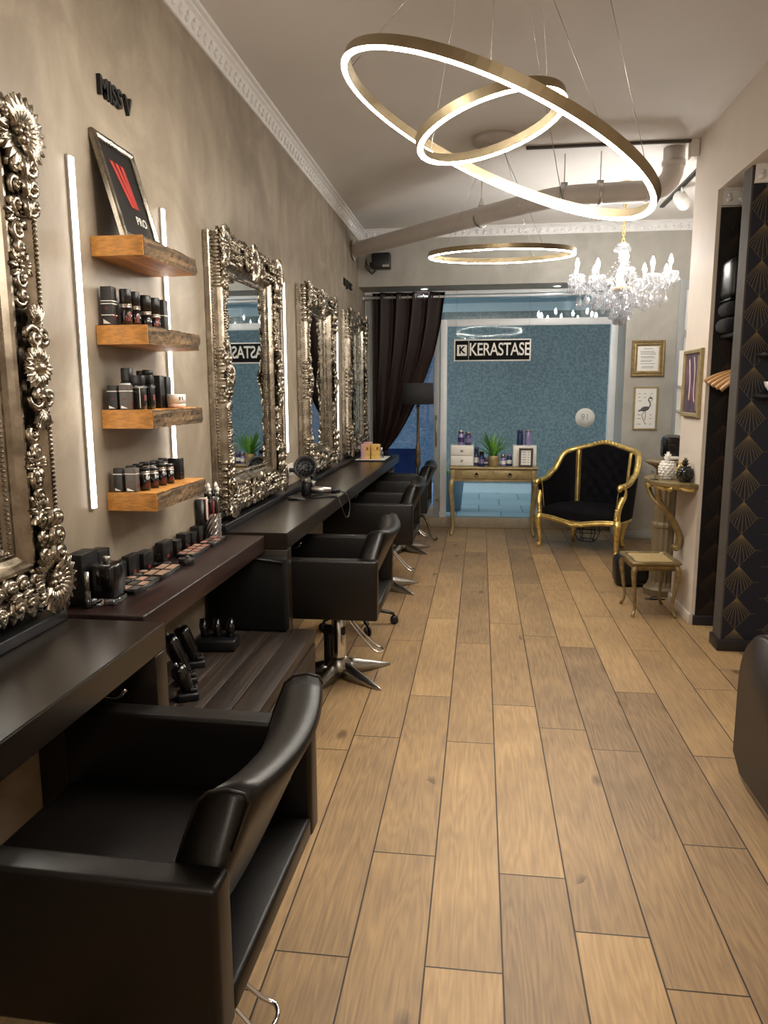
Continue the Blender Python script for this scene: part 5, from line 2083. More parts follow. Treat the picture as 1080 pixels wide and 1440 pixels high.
PF = [(0, 0.0), (0, 0.022), (0.010, 0.030), (0.022, 0.028), (0.030, 0.020), (0.042, 0.024), (0.050, 0.016), (0.062, 0.012), (0.062, 0.004)]
o, art = picture('framed_notice', (1.79, YF, 1.985), 'B', 0.345, 0.385, 'bronze_gold', PF, 'paper_white', 'printed notice in an antique gold frame, above the bird print')
mb = MB()
for i, (y, l, x) in enumerate(((0.105, 0.10, 0), (0.075, 0.15, -.01), (0.06, 0.16, 0), (0.045, 0.16, 0), (0.02, 0.14, -.01), (0.008, 0.15, 0), (-0.02, 0.13, -.01), (-0.032, 0.11, -0.02), (-0.055, 0.15, 0), (-0.085, 0.12, 0.0), (-0.098, 0.13, 0))):
    mb.box((x, y, 0.0096), (l, 0.004, 0.0012))
mb.build('text_lines', 'ink', art)
o, art = picture('framed_bird_print', (1.79, YF, 1.45), 'B', 0.255, 0.47, 'gold_soft', [(0, 0), (0, 0.016), (0.004, 0.018), (0.014, 0.018), (0.018, 0.014), (0.018, 0.004)], 'paper_white', 'flamingo print in a thin gold frame, below the printed notice')
mb = MB()
zz = 0.0105
mb.ball((-0.005, -0.005, zz), (0.048, 0.026, 0.0025), Matrix.Rotation(0.25, 3, 'Z'), 12, 6)
mb.ball((-0.05, -0.02, zz), (0.03, 0.010, 0.002), Matrix.Rotation(0.4, 3, 'Z'), 10, 6)
mb.tube(catmull([(0.03, 0.005, zz), (0.050, 0.03, zz), (0.045, 0.065, zz), (0.030, 0.085, zz), (0.035, 0.11, zz), (0.05, 0.115, zz)], 5), 0.006, 8, flat=0.4)
mb.ball((0.05, 0.113, zz), (0.013, 0.010, 0.0025), None, 8, 6)
mb.tube([(0.056, 0.113, zz), (0.068, 0.104, zz), (0.070, 0.090, zz)], [0.006, 0.005, 0.002], 6, flat=0.4)
mb.tube([(0.045, 0.122, zz), (0.05, 0.135, zz), (0.035, 0.145, zz)], [0.003, 0.002, 0.001], 6, flat=0.5)
mb.tube([(0.0, -0.025, zz), (0.003, -0.08, zz), (0.0, -0.13, zz)], 0.003, 6, flat=0.5)
mb.tube([(-0.01, -0.025, zz), (-0.035, -0.075, zz), (0.0, -0.165, zz), (0.02, -0.168, zz)], 0.003, 6, flat=0.5)
mb.build('bird_drawing', 'ink', art)
mb = MB()
for j, yy in enumerate((0.16, 0.12, 0.08, -0.07, -0.11, -0.17)):
    for xx in (-0.07, -0.01 if j < 2 else -0.055, 0.06):
        mb.box((xx, yy, 0.0096), (0.022, 0.005, 0.001))
mb.build('caption_lines', 'ink', art)
o, art = picture('framed_poster', (XR - 0.001, 5.62, 1.695), 'R', 0.44, 0.475, 'gold_soft', [(0, 0), (0, 0.022), (0.006, 0.026), (0.026, 0.024), (0.030, 0.016), (0.030, 0.004)], 'picture', 'framed faded violet and ochre picture on the pier above the wall console')
mb = MB()
mb.tube(catmull([(0.02, 0.18, 0.010), (0.05, 0.08, 0.010), (0.045, -0.06, 0.010), (0.07, -0.13, 0.010)], 5), 0.010, 6, flat=0.15)
mb.tube(catmull([(-0.10, 0.17, 0.010), (-0.06, 0.02, 0.010), (-0.07, -0.12, 0.010)], 5), 0.014, 6, flat=0.12)
mb.build('pale_strokes', 'pink', art)
mb = MB()
for k in range(9):
    mb.tube([(-0.03 + 0.02 * (k % 3), -0.03 - 0.014 * k, 0.0095), (0.05, -0.015 - 0.014 * k, 0.0095)], 0.003, 5, flat=0.3)
mb.build('red_strokes', 'red', art)
mb = MB()
mb.box((0.135, 0.0, 0.0093), (0.07, 0.38, 0.0008))
mb.build('ochre_field', 'gold_soft', art)

# black and red poster leaning on the top shelf
r = root('framed_logo_poster', (-1.270, 2.785, 2.1962), 'silver-framed black poster with slanted red bars, leaning on the top oak shelf', 'picture frame', face='L')
r.rotation_euler = (Matrix.Rotation(R(-15.5), 3, 'Y') @ FACE['L']).to_euler()
w, h = 0.315, 0.385
mb = MB()
mb.rect_frame(w, h, [(0, -0.012), (0, 0.004), (0.004, 0.009), (0.016, 0.011), (0.024, 0.006), (0.028, 0.002), (0.028, -0.006)])
mb.xf(Matrix.Translation((0, h / 2, 0)))
mb.build('frame', 'silver_dark', r)
mb = MB()
mb.box((0, h / 2, -0.006), (w - 0.05, h - 0.05, 0.006))
bk = mb.build('print', 'black_plastic', r)
mb = MB()
for x0, x1, d in ((-0.070, -0.044, 0.075), (-0.030, -0.004, 0.062), (0.012, 0.038, 0.028)):
    pl = [(x0, 0.30), (x1, 0.30), (x1 + d, 0.145), (x0 + d, 0.145)]
    mb.prism(pl, -0.003, -0.0015)
mb.build('red_emblem', 'red', bk)
text_obj('wordmark', 'PRO', 0.046, 0.001, 'white', bk, (0.055, 0.095, -0.002))

# ------------------------------------------------------------------ niche contents
r = root('storage_box', (1.700, 5.195, 2.225), 'black box with rounded edge high in the papered niche', 'box')
mb = MB()
mb.box((0, 0, 0.125), (0.30, 0.23, 0.25), 0.035, seg=4)
mb.build('box_body', 'black_leather', r)
bx(-0.145, 0.145, -0.112, 0.112, -0.012, -0.0005).build('lid_edge', 'black_metal', r)
for i, (z, lb) in enumerate(((2.115, 'upper of two folded anthracite towels under the black box in the niche'), (2.012, 'lower of two folded anthracite towels under the black box in the niche'))):
    r = root('folded_towel', (1.70, 5.195, z), lb, 'towel', 'folded towels in the niche')
    mb = MB()
    mb.box((-0.01 * i, 0, 0.048), (0.32, 0.23, 0.094), 0.045, seg=4)
    mb.build('cloth', 'towel', r)
r = root('niche_shelf', (2.0, 5.12, 1.985), 'dark shelf in the papered niche holding towels and box', 'shelf')
bx(-0.42, 0.459, -0.06, 0.197, 0, 0.024, bev=0.003).build('board', 'skirt_dark', r)
r = root('clothes_rail', (1.715, 5.13, 1.845), 'short metal clothes rail between the two papered niche walls', 'rail')
mb = MB()
mb.tube([(0, -0.198, 0), (0, 0.186, 0)], 0.011, 12)
mb.build('rod', 'steel', r)
for i in range(5):
    y = 5.02 + 0.058 * i
    r = root('wooden_hanger', (1.715, y, 1.845), ['first', 'second', 'third', 'fourth', 'fifth'][i] + ' wooden hanger from the front on the niche clothes rail', 'hanger', 'wooden hangers on the niche rail', rz=R(-10 + 4 * i))
    r.rotation_euler[1] = R(-7 + 4 * i)
    mb = MB()
    P = catmull([(-0.215, 0, -0.175), (-0.15, 0, -0.130), (-0.06, 0, -0.085), (0, 0, -0.07), (0.06, 0, -0.085), (0.15, 0, -0.130), (0.205, 0, -0.175)], 5)
    mb.tube(P, lerp_list([0.020, 0.020, 0.016, 0.016, 0.016, 0.020, 0.020], len(P)), 8, flat=0.75)
    mb.build('wooden_arms', 'hanger', r)
    mb = MB()
    mb.tube([(0, 0, -0.07), (0, 0, -0.035)] + [(0.0155 * math.sin(a), 0, -0.0005 - 0.0155 * math.cos(a) + 0.0) for a in [R(20 + 25 * k) for k in range(9)]], 0.0022, 6)
    mb.build('hook', 'steel', r)
r = root('wall_ledge', (2.05, 4.71, 1.86), 'small dark ledge on the navy papered partition at the right edge', 'shelf')
bx(-0.42, 0.40, -0.08, 0.079, -0.018, 0, bev=0.003).build('board', 'skirt_dark', r)
bottle((1.70, 4.70, 1.8605), 0.032, 0.13, 'clear', 'gold', 'clear amber bottle on the ledge at the right edge of the picture', cap_h=0.3, band='orange')
r = root('white_bowl', (1.72, 4.69, 1.62), 'white glossy bowl on the lower ledge at the right edge', 'bowl')
mb = MB()
mb.lathe([(0, 0), (0.025, 0), (0.028, 0.008), (0.055, 0.05), (0.062, 0.075), (0.058, 0.075), (0.05, 0.05), (0.02, 0.012), (0, 0.012)], 24)
mb.build('bowl_body', 'white_gloss', r)
r = root('wall_ledge', (2.05, 4.71, 1.6195), 'lower dark ledge on the navy papered partition at the right edge', 'shelf')
bx(-0.42, 0.40, -0.08, 0.079, -0.018, 0, bev=0.003).build('board', 'skirt_dark', r)

# outside: planter and board
r = root('planter', (-0.42, 10.3, 0.0), 'blue-grey planter with a dark plant standing outside behind the console table', 'planter')
mb = MB()
mb.lathe([(0, 0), (0.17, 0), (0.22, 0.52), (0.20, 0.52), (0.19, 0.47), (0, 0.47)], 28)
mb.build('pot', 'planter', r)
mb = MB()
rg = random.Random(4)
for i in range(26):
    a = rg.uniform(0, 2 * PI)
    ln = rg.uniform(0.10, 0.22)
    tl = rg.uniform(0.2, 1.0)
    p = Vector((0.08 * math.cos(a), 0.08 * math.sin(a), 0.46))
    d = Vector((math.sin(tl) * math.cos(a), math.sin(tl) * math.sin(a), math.cos(tl)))
    mb.tube([p, p + d * ln * 0.6, p + d * ln], [0.012, 0.024, 0.002], 6, flat=0.25)
mb.build('foliage', 'leaf', r)
r = root('pavement_board', (-1.12, 10.0, 0.0), 'navy pavement board standing outside behind the glass door', 'board')
mb = MB()
for sg in (-1, 1):
    mb.box((0, sg * 0.13, 0.44), (0.52, 0.022, 0.90), 0.004, Matrix.Rotation(sg * R(14), 3, 'X'))
mb.build('board_panels', 'navy', r)
# ------------------------------------------------------------------ cosmetics
def carton(loc, sx, sy, h, m, label, group=None, rz=0.0, big=False, bands=(0.62, 0.55), bm_='white', red=True, name='product_carton', cat='box', foot=True):
    """printed product carton; print faces the room (+x) and the camera (-y)"""
    o = root(name, loc, label, cat, group, rz)
    bx(-sx / 2, sx / 2, -sy / 2, sy / 2, 0, h, bev=0.0015).build('box_body', m, o)
    mb = MB()
    for b in bands:
        bx(-sx * .5 - .0006, sx * .5 + .0006, -sy / 2 - 0.0006, -sy / 2 + 0.002, h * b, h * b + 0.003, mb)
        bx(sx / 2 - 0.002, sx / 2 + 0.0006, -sy / 2, sy / 2, h * b, h * b + 0.003, mb)
    if foot:
        mb.prism([(-sx * .36, h * .05), (sx * .3, h * .05), (-sx * .36, h * .17)], 0, 0.0008, Matrix(((1, 0, 0, 0), (0, 0, 1, -sy / 2 - 0.0008), (0, 1, 0, 0), (0, 0, 0, 1))))
    mb.build('print_bands', bm_, o)
    if red:
        mb = MB()
        bx(-sx * .12, sx * .12, -sy / 2 - 0.0008, -sy / 2 + 0.001, h * 0.40, h * 0.47, mb)
        bx(sx / 2 - 0.001, sx / 2 + 0.0008, -sy * .13, sy * .13, h * 0.16, h * 0.32, mb)
        mb.build('red_emblem', 'dim_red', o)
    return o


def tubep(loc, rad, h, label, group, split=0.52, band='steel', red=True, capm='black_plastic', bodym='black_gloss', name='cosmetic_tube', cat='tube', base='steel'):
    """slim black tube: lower body, steel band, cap"""
    o = root(name, loc, label, cat, group)
    mb = MB()
    mb.lathe([(0, 0), (rad, 0), (rad, h * split), (0, h * split)], 18)
    mb.build('body', bodym, o)
    mb = MB()
    mb.lathe([(0, h * split + 0.0002), (rad * 1.01, h * split + 0.0002), (rad * 1.01, h * split + 0.004), (rad * .97, h * split + 0.004), (rad * .97, h * split + 0.010), (rad * 1.01, h * split + 0.010), (rad * 1.01, h * split + 0.013), (0, h * split + 0.013)], 18)
    mb.build('band', band, o)
    mb = MB()
    mb.lathe([(0, h * split + 0.0132), (rad * .99, h * split + 0.0132), (rad * .99, h - 0.002), (rad * .9, h), (0, h)], 18)
    mb.build('cap', capm, o)
    if red:
        mb = MB()
        for k in range(3):
            a0 = R(-68 + 16 * k)
            rows = [[Vector(((rad + 0.0006) * math.cos(a0 + da + z * 0.3), (rad + 0.0006) * math.sin(a0 + da + z * .3), h * (0.14 + 0.24 * z))) for da in (0, R(9))] for z in (0, 1)]
            mb.grid(rows)
        mb.build('red_emblem', 'dim_red', o)
    return o


G2, G3, G4 = 'products on the second oak shelf', 'products on the third oak shelf', 'products on the lowest oak shelf'
Z2, Z3, Z4, ZW = 1.8885, 1.5865, 1.2805, 0.9305
carton((-1.345, 2.632, Z2), 0.042, 0.040, 0.138, 'grey_carton', 'tall charcoal carton at the near end of the second oak shelf', G2, bands=(0.62, 0.55, 0.26))
tubep((-1.300, 2.670, Z2), 0.0215, 0.133, 'slim black tube right beside the tall charcoal carton, second shelf', G2, 0.50)
tubep((-1.297, 2.735, Z2), 0.0215, 0.132, 'third item along the second shelf: black tube with double silver band', G2, 0.50)
tubep((-1.340, 2.772, Z2), 0.0195, 0.128, 'thin black tube set back against the wall on the second shelf', G2, 0.50)
tubep((-1.292, 2.812, Z2), 0.0245, 0.128, 'thick black tube with a single steel collar, middle of the second shelf', G2, 0.42, red=False)
tubep((-1.288, 2.885, Z2), 0.0235, 0.127, 'black tube with red print beside the far charcoal carton, second shelf', G2, 0.40)
carton((-1.290, 2.955, Z2), 0.045, 0.040, 0.127, 'grey_carton', 'charcoal carton at the far end of the second oak shelf', G2, bands=(0.5,), red=False)

carton((-1.340, 2.617, Z3), 0.038, 0.030, 0.088, 'grey_carton', 'short charcoal carton at the near end of the third oak shelf', G3, bands=(0.74,))
carton((-1.292, 2.617, Z3), 0.040, 0.030, 0.089, 'taupe_carton', 'short taupe carton, second along the third oak shelf', G3, bands=(0.74,))
def sq_bottle(loc, sx, sy, h, caph, label, group):
    o = root('foundation_bottle', loc, label, 'bottle', group)
    hb = h - caph
    bx(-sx / 2, sx / 2, -sy / 2, sy / 2, 0, hb, bev=0.004).build('body', 'black_gloss', o)
    mb = MB()
    bx(-sx / 2 - .0005, sx / 2 + .0005, -sy / 2 - .0005, sy / 2 + .0005, hb - 0.012, hb - 0.006, mb)
    bx(sx * .18, sx * .26, -sy / 2 - .0008, -sy / 2 + 0.001, 0.004, hb - 0.012, mb)
    mb.build('silver_band', 'steel', o)
    bx(-sx * .42, sx * .42, -sy * .42, sy * .42, hb + 0.0005, h, bev=0.003).build('cap', 'black_plastic', o)
    mb = MB()
    bx(sx / 2 - 0.001, sx / 2 + 0.0008, -sy * .2, sy * .2, hb * 0.35, hb * 0.6, mb)
    mb.build('red_emblem', 'dim_red', o)
    return o
sq_bottle((-1.255, 2.650, Z3), 0.040, 0.036, 0.125, 0.035, 'square black bottle with silver bands, nearest on the third oak shelf', G3)
sq_bottle((-1.250, 2.715, Z3), 0.038, 0.036, 0.128, 0.036, 'square black bottle, second of the three on the third oak shelf', G3)
sq_bottle((-1.310, 2.668, Z3), 0.042, 0.038, 0.152, 0.05, 'taller square black bottle at the back of the third oak shelf', G3)
tubep((-1.275, 2.770, Z3), 0.021, 0.148, 'tall rounded black bottle, highest on the third oak shelf', G3, 0.70, red=False)
tubep((-1.315, 2.800, Z3), 0.020, 0.145, 'black bottle with a silver neck behind the tall rounded one, third shelf', G3, 0.66, red=False)
carton((-1.285, 2.865, Z3), 0.050, 0.045, 0.128, 'black_plastic', 'plain black carton right before the pale jar, third oak shelf', G3, bands=(0.42,), red=False, foot=False, bm_='grey_carton')
carton((-1.285, 2.935, Z3), 0.045, 0.045, 0.125, 'black_plastic', 'plain black carton behind the pale pink jar, third oak shelf', G3, bands=(0.42,), red=False, foot=False, bm_='grey_carton')
for y, x, lb in ((2.920, -1.228, 'pale pink jar with white lid at the front of the third oak shelf'), (3.005, -1.262, 'second pale pink jar farther along the third oak shelf')):
    o = root('cream_jar', (x, y, Z3), lb, 'jar', G3)
    mb = MB()
    mb.lathe([(0, 0), (0.030, 0), (0.036, 0.004), (0.036, 0.018), (0, 0.018)], 24)
    mb.build('body', 'pink', o)
    mb = MB()
    mb.lathe([(0, 0.0185), (0.0375, 0.0185), (0.0375, 0.052), (0.036, 0.054), (0, 0.054)], 24)
    ld = mb.build('lid', 'white_gloss', o)
    mb = MB()
    for k in range(2):
        a0 = R(-50 + 18 * k)
        mb.grid([[Vector((0.038 * math.cos(a0 + da), 0.038 * math.sin(a0 + da), z)) for da in (0, R(8))] for z in (0.03, 0.044)])
    mb.build('print', 'trim_grey', ld)

carton((-1.340, 2.622, Z4), 0.036, 0.030, 0.088, 'grey_carton', 'charcoal carton at the near end of the lowest oak shelf', G4, bands=(0.74,))
carton((-1.290, 2.622, Z4), 0.042, 0.030, 0.090, 'taupe_carton', 'light taupe carton beside the charcoal one on the lowest oak shelf', G4, bands=(0.74,))
ORD = ['first', 'second', 'third', 'fourth', 'fifth', 'sixth', 'seventh', 'eighth']
for i in range(6):
    y = 2.672 + i * 0.058
    if i == 4:
        carton((-1.318, y, Z4), 0.042, 0.04, 0.092, 'black_plastic', 'black carton with red print in the back row of the lowest oak shelf', G4)
    else:
        tubep((-1.318, y, Z4), 0.020, 0.092 + 0.002 * (i % 3), ORD[i] + ' small black tube from the near end in the back row of the lowest shelf', G4, 0.72)
for i in range(4):
    y = 2.668 + i * 0.075
    tubep((-1.262, y, Z4), 0.019, 0.078 if i % 2 else 0.086, ORD[i] + ' small black lipstick from the near end in the front row of the lowest shelf', G4, 0.70, name='lipstick', cat='lipstick')
carton((-1.290, 3.03, Z4), 0.055, 0.04, 0.090, 'black_plastic', 'plain black carton at the far end of the lowest oak shelf', G4, bands=(0.3,), red=False, foot=False, bm_='grey_carton')

# make-up plank
GP = 'make-up laid out on the dark plank'
carton((-1.347, 2.335, ZW), 0.055, 0.11, 0.180, 'black_plastic', 'tall black carton at the near end of the make-up plank', GP, bands=(0.97,), bm_='grey_carton', foot=False)
carton((-1.350, 2.445, ZW), 0.050, 0.08, 0.165, 'black_plastic', 'black carton behind the tall one at the near end of the plank', GP, bands=(0.95,), bm_='grey_carton', foot=False)
o = root('perfume_bottle', (-1.268, 2.352, ZW), 'big square black perfume bottle with clear glass foot on the make-up plank', 'bottle', GP)
bx(-0.044, 0.044, -0.050, 0.050, 0, 0.020, bev=0.004).build('glass_foot', 'clear', o)
bx(-0.043, 0.043, -0.049, 0.049, 0.0205, 0.140, bev=0.012).build('body', 'black_gloss', o)
mb = MB()
mb.lathe([(0, 0.1405), (0.013, 0.1405), (0.013, 0.160), (0.011, 0.163), (0, 0.163)], 16)
mb.build('cap', 'steel', o)
o = root('sample_vial', (-1.300, 2.272, ZW), 'slim clear glass vial with steel cap in front of the black perfume bottle', 'vial', GP)
mb = MB()
mb.lathe([(0, 0), (0.012, 0), (0.012, 0.055), (0.007, 0.062), (0, 0.062)], 14)
mb.build('vial_body', 'clear', o)
mb = MB()
mb.lathe([(0, 0.0625), (0.008, 0.0625), (0.008, 0.125), (0, 0.126)], 14)
mb.build('cap', 'steel', o)
o = root('acrylic_stand', (-1.315, 2.47, ZW), 'small clear acrylic stand beside the square perfume bottle', 'stand', GP)
bx(-0.02, 0.02, -0.02, 0.02, 0, 0.075, bev=0.002).build('acrylic_body', 'clear', o)
mb = MB()
mb.lathe([(0, 0.0755), (0.010, 0.0755), (0.010, 0.085), (0, 0.085)], 12)
mb.build('steel_top', 'steel', o)


def palette(loc, sx, sy, pans, label, m='powder'):
    o = root('makeup_palette', loc, label, 'palette', 'open make-up palettes on the dark plank')
    mb = MB()
    bx(-sx / 2, sx / 2, -sy / 2 - 0.006, sy / 2 + 0.006, 0, 0.017, mb, 0.002)
    mb.build('tray', 'black_gloss', o)
    px, py = pans
    for i in range(px):
        for j in range(py):
            x = -sx / 2 + sx * (i + .5) / px
            y = -sy / 2 + sy * (j + .5) / py
            mm = m[(i + j) % len(m)] if isinstance(m, tuple) else m
            mb = MB()
            if px == 1:
                mb.lathe([(0, 0.0173), (min(sx, sy / py) * .42, 0.0173), (min(sx, sy / py) * .42, 0.0185), (0, 0.0185)], 18, (x, y, 0))
            else:
                bx(x - sx / px * .37, x + sx / px * .37, y - sy / py * .38, y + sy / py * .38, 0.0173, 0.0188, mb)
            mb.build('powder_pan', mm, o)
    return o


palette((-1.252, 2.545, ZW), 0.075, 0.20, (2, 3), 'open palette of brown and pale powders, nearest on the make-up plank', ('powder', 'trim_grey'))
palette((-1.255, 2.760, ZW), 0.085, 0.20, (2, 2), 'open palette of four beige powders, second on the make-up plank', ('powder', 'powder'))
palette((-1.320, 2.650, ZW), 0.045, 0.20, (1, 4), 'narrow dark palette behind the beige ones on the make-up plank', ('trim_grey', 'powder'))
palette((-1.275, 3.150, ZW), 0.080, 0.22, (2, 4), 'open palette of rose powders, third on the make-up plank', ('powder_rose', 'powder'))
palette((-1.268, 3.370, ZW), 0.075, 0.18, (2, 3), 'open palette of mixed tones nearest the brush cup', ('powder_rose', 'trim_grey'))
o = root('powder_tin', (-1.222, 2.93, ZW), 'round black tin standing in front of the palettes', 'tin', GP)
mb = MB()
mb.lathe([(0, 0), (0.032, 0), (0.033, 0.004), (0.033, 0.026), (0.030, 0.028), (0.028, 0.024), (0, 0.024)], 26)
mb.build('tin_body', 'black_plastic', o)
mb = MB()
mb.lathe([(0, 0.0245), (0.027, 0.0245), (0.027, 0.0255), (0, 0.0255)], 26)
mb.ball((0.005, 0.0, 0.032), (0.010, 0.010, 0.007))
mb.build('powder', 'trim_grey', o)
o = root('powder_compact', (-1.315, 2.90, ZW), 'flat round black compact beside the black cartons', 'compact', GP)
mb = MB()
mb.lathe([(0, 0), (0.036, 0), (0.037, 0.010), (0.033, 0.014), (0, 0.014)], 26)
mb.build('compact_body', 'black_gloss', o)
for (x, y, sx, sy, h, lb) in ((-1.352, 2.585, 0.03, 0.085, 0.085, 'black carton leaning row, nearest of the flat cartons against the plaster wall'),
                              (-1.350, 2.690, 0.03, 0.090, 0.092, 'black carton against the wall behind the narrow palette'),
                              (-1.348, 2.800, 0.045, 0.09, 0.080, 'black carton against the wall behind the beige palette'),
                              (-1.345, 2.905 + .02, 0.035, 0.10, 0.085, 'long black carton against the wall behind the round compact')):
    if abs(y - 2.925) < .001:
        y = 2.99
    carton((x, y, ZW), sx, sy, h, 'black_plastic', lb, GP, bands=(0.9,), bm_='grey_carton', foot=False)
for i, (x, y) in enumerate(((-1.345, 3.10), (-1.345, 3.20), (-1.348, 3.29), (-1.348, 3.375))):
    carton((x, y, ZW), 0.045, 0.055, 0.068 + 0.012 * (i % 2), 'black_plastic', ORD[i] + ' small black carton of the row along the wall before the brush cup', GP, bands=(0.7,), bm_='grey_carton', foot=False)
for i, (x, y, a) in enumerate(((-1.292, 2.86, 0.4), (-1.318, 2.79, -0.2))):
    o = root('makeup_pencil', (x, y, ZW), ('silver make-up pencil between the palettes and the round tin', 'dark make-up pencil beside the beige palette')[i], 'pencil', GP, a)
    mb = MB()
    mb.tube([(0, -0.035, 0.005), (0, 0.03, 0.005), (0, 0.045, 0.005)], [0.005, 0.005, 0.001], 8)
    mb.build('pencil_body', ('steel', 'black_plastic')[i], o)

# diamond-mesh brush cup
o = root('brush_cup', (-1.318, 3.505, ZW), 'silver diamond-patterned cup of make-up brushes at the far end of the plank', 'cup')
mb = MB()
nn, rows = 36, []
for j in range(17):
    z = 0.125 * j / 16
    rows.append([Vector(((0.044 + 0.0022 * math.sin((k / nn * 18 + j * 0.5) * 2 * PI * 0.5) * (1 if 0 < j < 16 else 0)) * math.cos(2 * PI * (k + 0.5 * (j % 2)) / nn), (0.044 + 0.0022 * (-1) ** (k + j // 2)) * math.sin(2 * PI * (k + 0.5 * (j % 2)) / nn), z)) for k in range(nn)])
mb.grid(rows, closed_u=True, smooth=False)
mb.grid([[Vector((x * math.cos(2 * PI * k / nn), x * math.sin(2 * PI * k / nn), z)) for k in range(nn)] for x, z in ((0.0, 0.0), (0.044, 0.0))], closed_u=True)
mb.build('cup_body', 'steel', o)
rg = random.Random(8)
for i in range(11):
    a = 2 * PI * i / 11 + 0.2
    t = rg.uniform(0.05, 0.22)
    ln = rg.uniform(0.17, 0.23)
    rad = rg.uniform(0.006, 0.022)
    b = root('makeup_brush', (-1.318 + rad * math.cos(a), 3.505 + rad * math.sin(a), ZW + 0.004), ('black make-up brush with pale tip standing in the silver cup', 'dark red make-up brush standing in the silver cup')[i % 2], 'brush', ('brushes with pale tips in the silver cup', 'dark red brushes in the silver cup')[i % 2])
    d = Vector((math.sin(t * .7) * math.cos(a), math.sin(t * .7) * math.sin(a), 1)).normalized()
    mb = MB()
    mb.tube([Vector((0, 0, 0)), d * ln * 0.6, d * ln], [0.004, 0.006, 0.005], 8)
    mb.build('handle', ('black_gloss', 'dim_red')[i % 2], b)
    mb = MB()
    mb.tube([d * (ln + .0005), d * (ln + 0.02)], [0.0065, 0.0075], 8)
    mb.build('ferrule', 'steel', b)
    mb = MB()
    mb.tube([d * (ln + 0.0205), d * (ln + 0.035), d * (ln + 0.048)], [0.008, 0.010, 0.003], 8)
    mb.build('bristles', ('white', 'black_plastic')[i % 2], b)
o = root('brush_holder', (-1.352, 3.39, ZW), 'tapered black and cream brush holder left of the silver brush cup', 'holder')
o.location = (-1.350, 3.445, ZW)
mb = MB()
mb.lathe([(0, 0), (0.014, 0), (0.026, 0.20), (0.022, 0.20), (0.010, 0.01), (0, 0.01)], 16)
mb.build('cone_body', 'black_plastic', o)
mb = MB()
bx(0.027, 0.033, -0.008, 0.012, 0.10, 0.205, mb, 0.002)
bx(-0.015, 0.026, -0.010, 0.012, 0.2005, 0.208, mb, 0.001)
mb.build('cream_strap', 'pink', o)

# clippers on the bench
ZB_ = 0.4505
CL = [(-1.13, 2.66, 'nearest black hair trimmer on its charger on the plank bench', 0.115), (-1.195, 2.81, 'big glossy black hair clipper in its charging stand on the plank bench', 0.195), (-1.235, 3.0, 'slim black hair clipper farther back on the plank bench', 0.165)]
for x, y, lb, ln in CL:
    o = root('hair_clipper', (x, y, ZB_), lb, 'hair clipper', 'hair clippers in charging stands on the plank bench', rz=R(25))
    mb = MB()
    mb.box((0, 0, 0.016), (0.085, 0.075, 0.032), 0.008, seg=3)
    mb.box((0.02, 0, 0.040), (0.03, 0.055, 0.018), 0.006)
    mb.build('charging_stand', 'black_plastic', o)
    d = Vector((-0.38, 0, 0.92)).normalized()
    b0 = Vector((0.005, 0, 0.034))
    mb = MB()
    mb.tube([b0, b0 + d * ln * 0.25, b0 + d * ln * 0.55, b0 + d * ln * 0.82, b0 + d * ln * 0.97, b0 + d * ln], [0.023, 0.027, 0.034, 0.036, 0.030, 0.014], 14)
    mb.build('clipper_body', 'black_gloss', o)
    mb = MB()
    mb.tube([b0 + d * ln * 1.001, b0 + d * (ln + 0.012)], [0.009, 0.006], 8)
    mb.box(b0 + Vector((0.030, 0, 0.012)), (0.004, 0.04, 0.010), 0.001)
    mb.build('steel_trim', 'steel', o)
o = root('charger_dock', (-1.215, 3.235, ZB_), 'black multi-slot charger dock near the padded panel on the plank bench', 'charger', rz=R(6))
mb = MB()
mb.box((0, 0, 0.028), (0.19, 0.11, 0.056), 0.010, seg=3)
mb.build('dock_base', 'black_plastic', o)
for k in range(3):
    mb = MB()
    p = Vector((-0.06 + 0.06 * k, 0.01, 0.057))
    d = Vector((-0.2 + 0.1 * k, 0.25, 0.95)).normalized()
    mb.tube([p, p + d * 0.05, p + d * 0.085], [0.018, 0.021, 0.012], 10)
    mb.build('clipper_in_dock', 'black_gloss', o)

# hair dryer with diffuser
o = root('hair_dryer', (-1.178, 4.95, 0.9405), 'silver hair dryer with round diffuser standing on the long counter', 'hair dryer')
mb = MB()
mb.lathe([(0, 0), (0.030, 0), (0.034, 0.006), (0.034, 0.085), (0.031, 0.09), (0, 0.09)], 22)
mb.build('motor_housing', 'black_metal', o)
mb = MB()
mb.lathe([(0, 0.0905), (0.033, 0.0905), (0.030, 0.115), (0.024, 0.135), (0.022, 0.14), (0, 0.14)], 22)
mb.lathe([(0, -0.02), (0.014, -0.02), (0.016, 0.02), (0, 0.02)], 12, (0.045, 0.01, 0.085), Matrix.Rotation(R(20), 3, 'Y'))
mb.build('silver_barrel', 'steel', o)
rotd = Matrix.Rotation(R(68), 3, 'X') @ Matrix.Rotation(R(8), 3, 'Y')
mb = MB()
mb.lathe([(0.0, -0.012), (0.03, -0.014), (0.068, 0.004), (0.078, 0.022), (0.076, 0.026), (0.064, 0.012), (0.0, 0.006)], 28, (0.0, -0.012, 0.195), rotd)
for ring_, n in ((0.028, 8), (0.052, 14)):
    for k in range(n):
        a = 2 * PI * k / n
        p = Vector((0, -0.012, 0.195)) + rotd @ Vector((ring_ * math.cos(a), ring_ * math.sin(a), 0.012))
        q = Vector((0, -0.012, 0.195)) + rotd @ Vector((ring_ * math.cos(a), ring_ * math.sin(a), 0.026))
        mb.tube([p, q], [0.005, 0.0035], 6)
mb.tube([(0, 0, 0.1405), (0, 0.0, 0.17), (0, -0.004, 0.19)], [0.022, 0.026, 0.03], 14)
mb.build('diffuser', 'black_metal', o)
mb = MB()
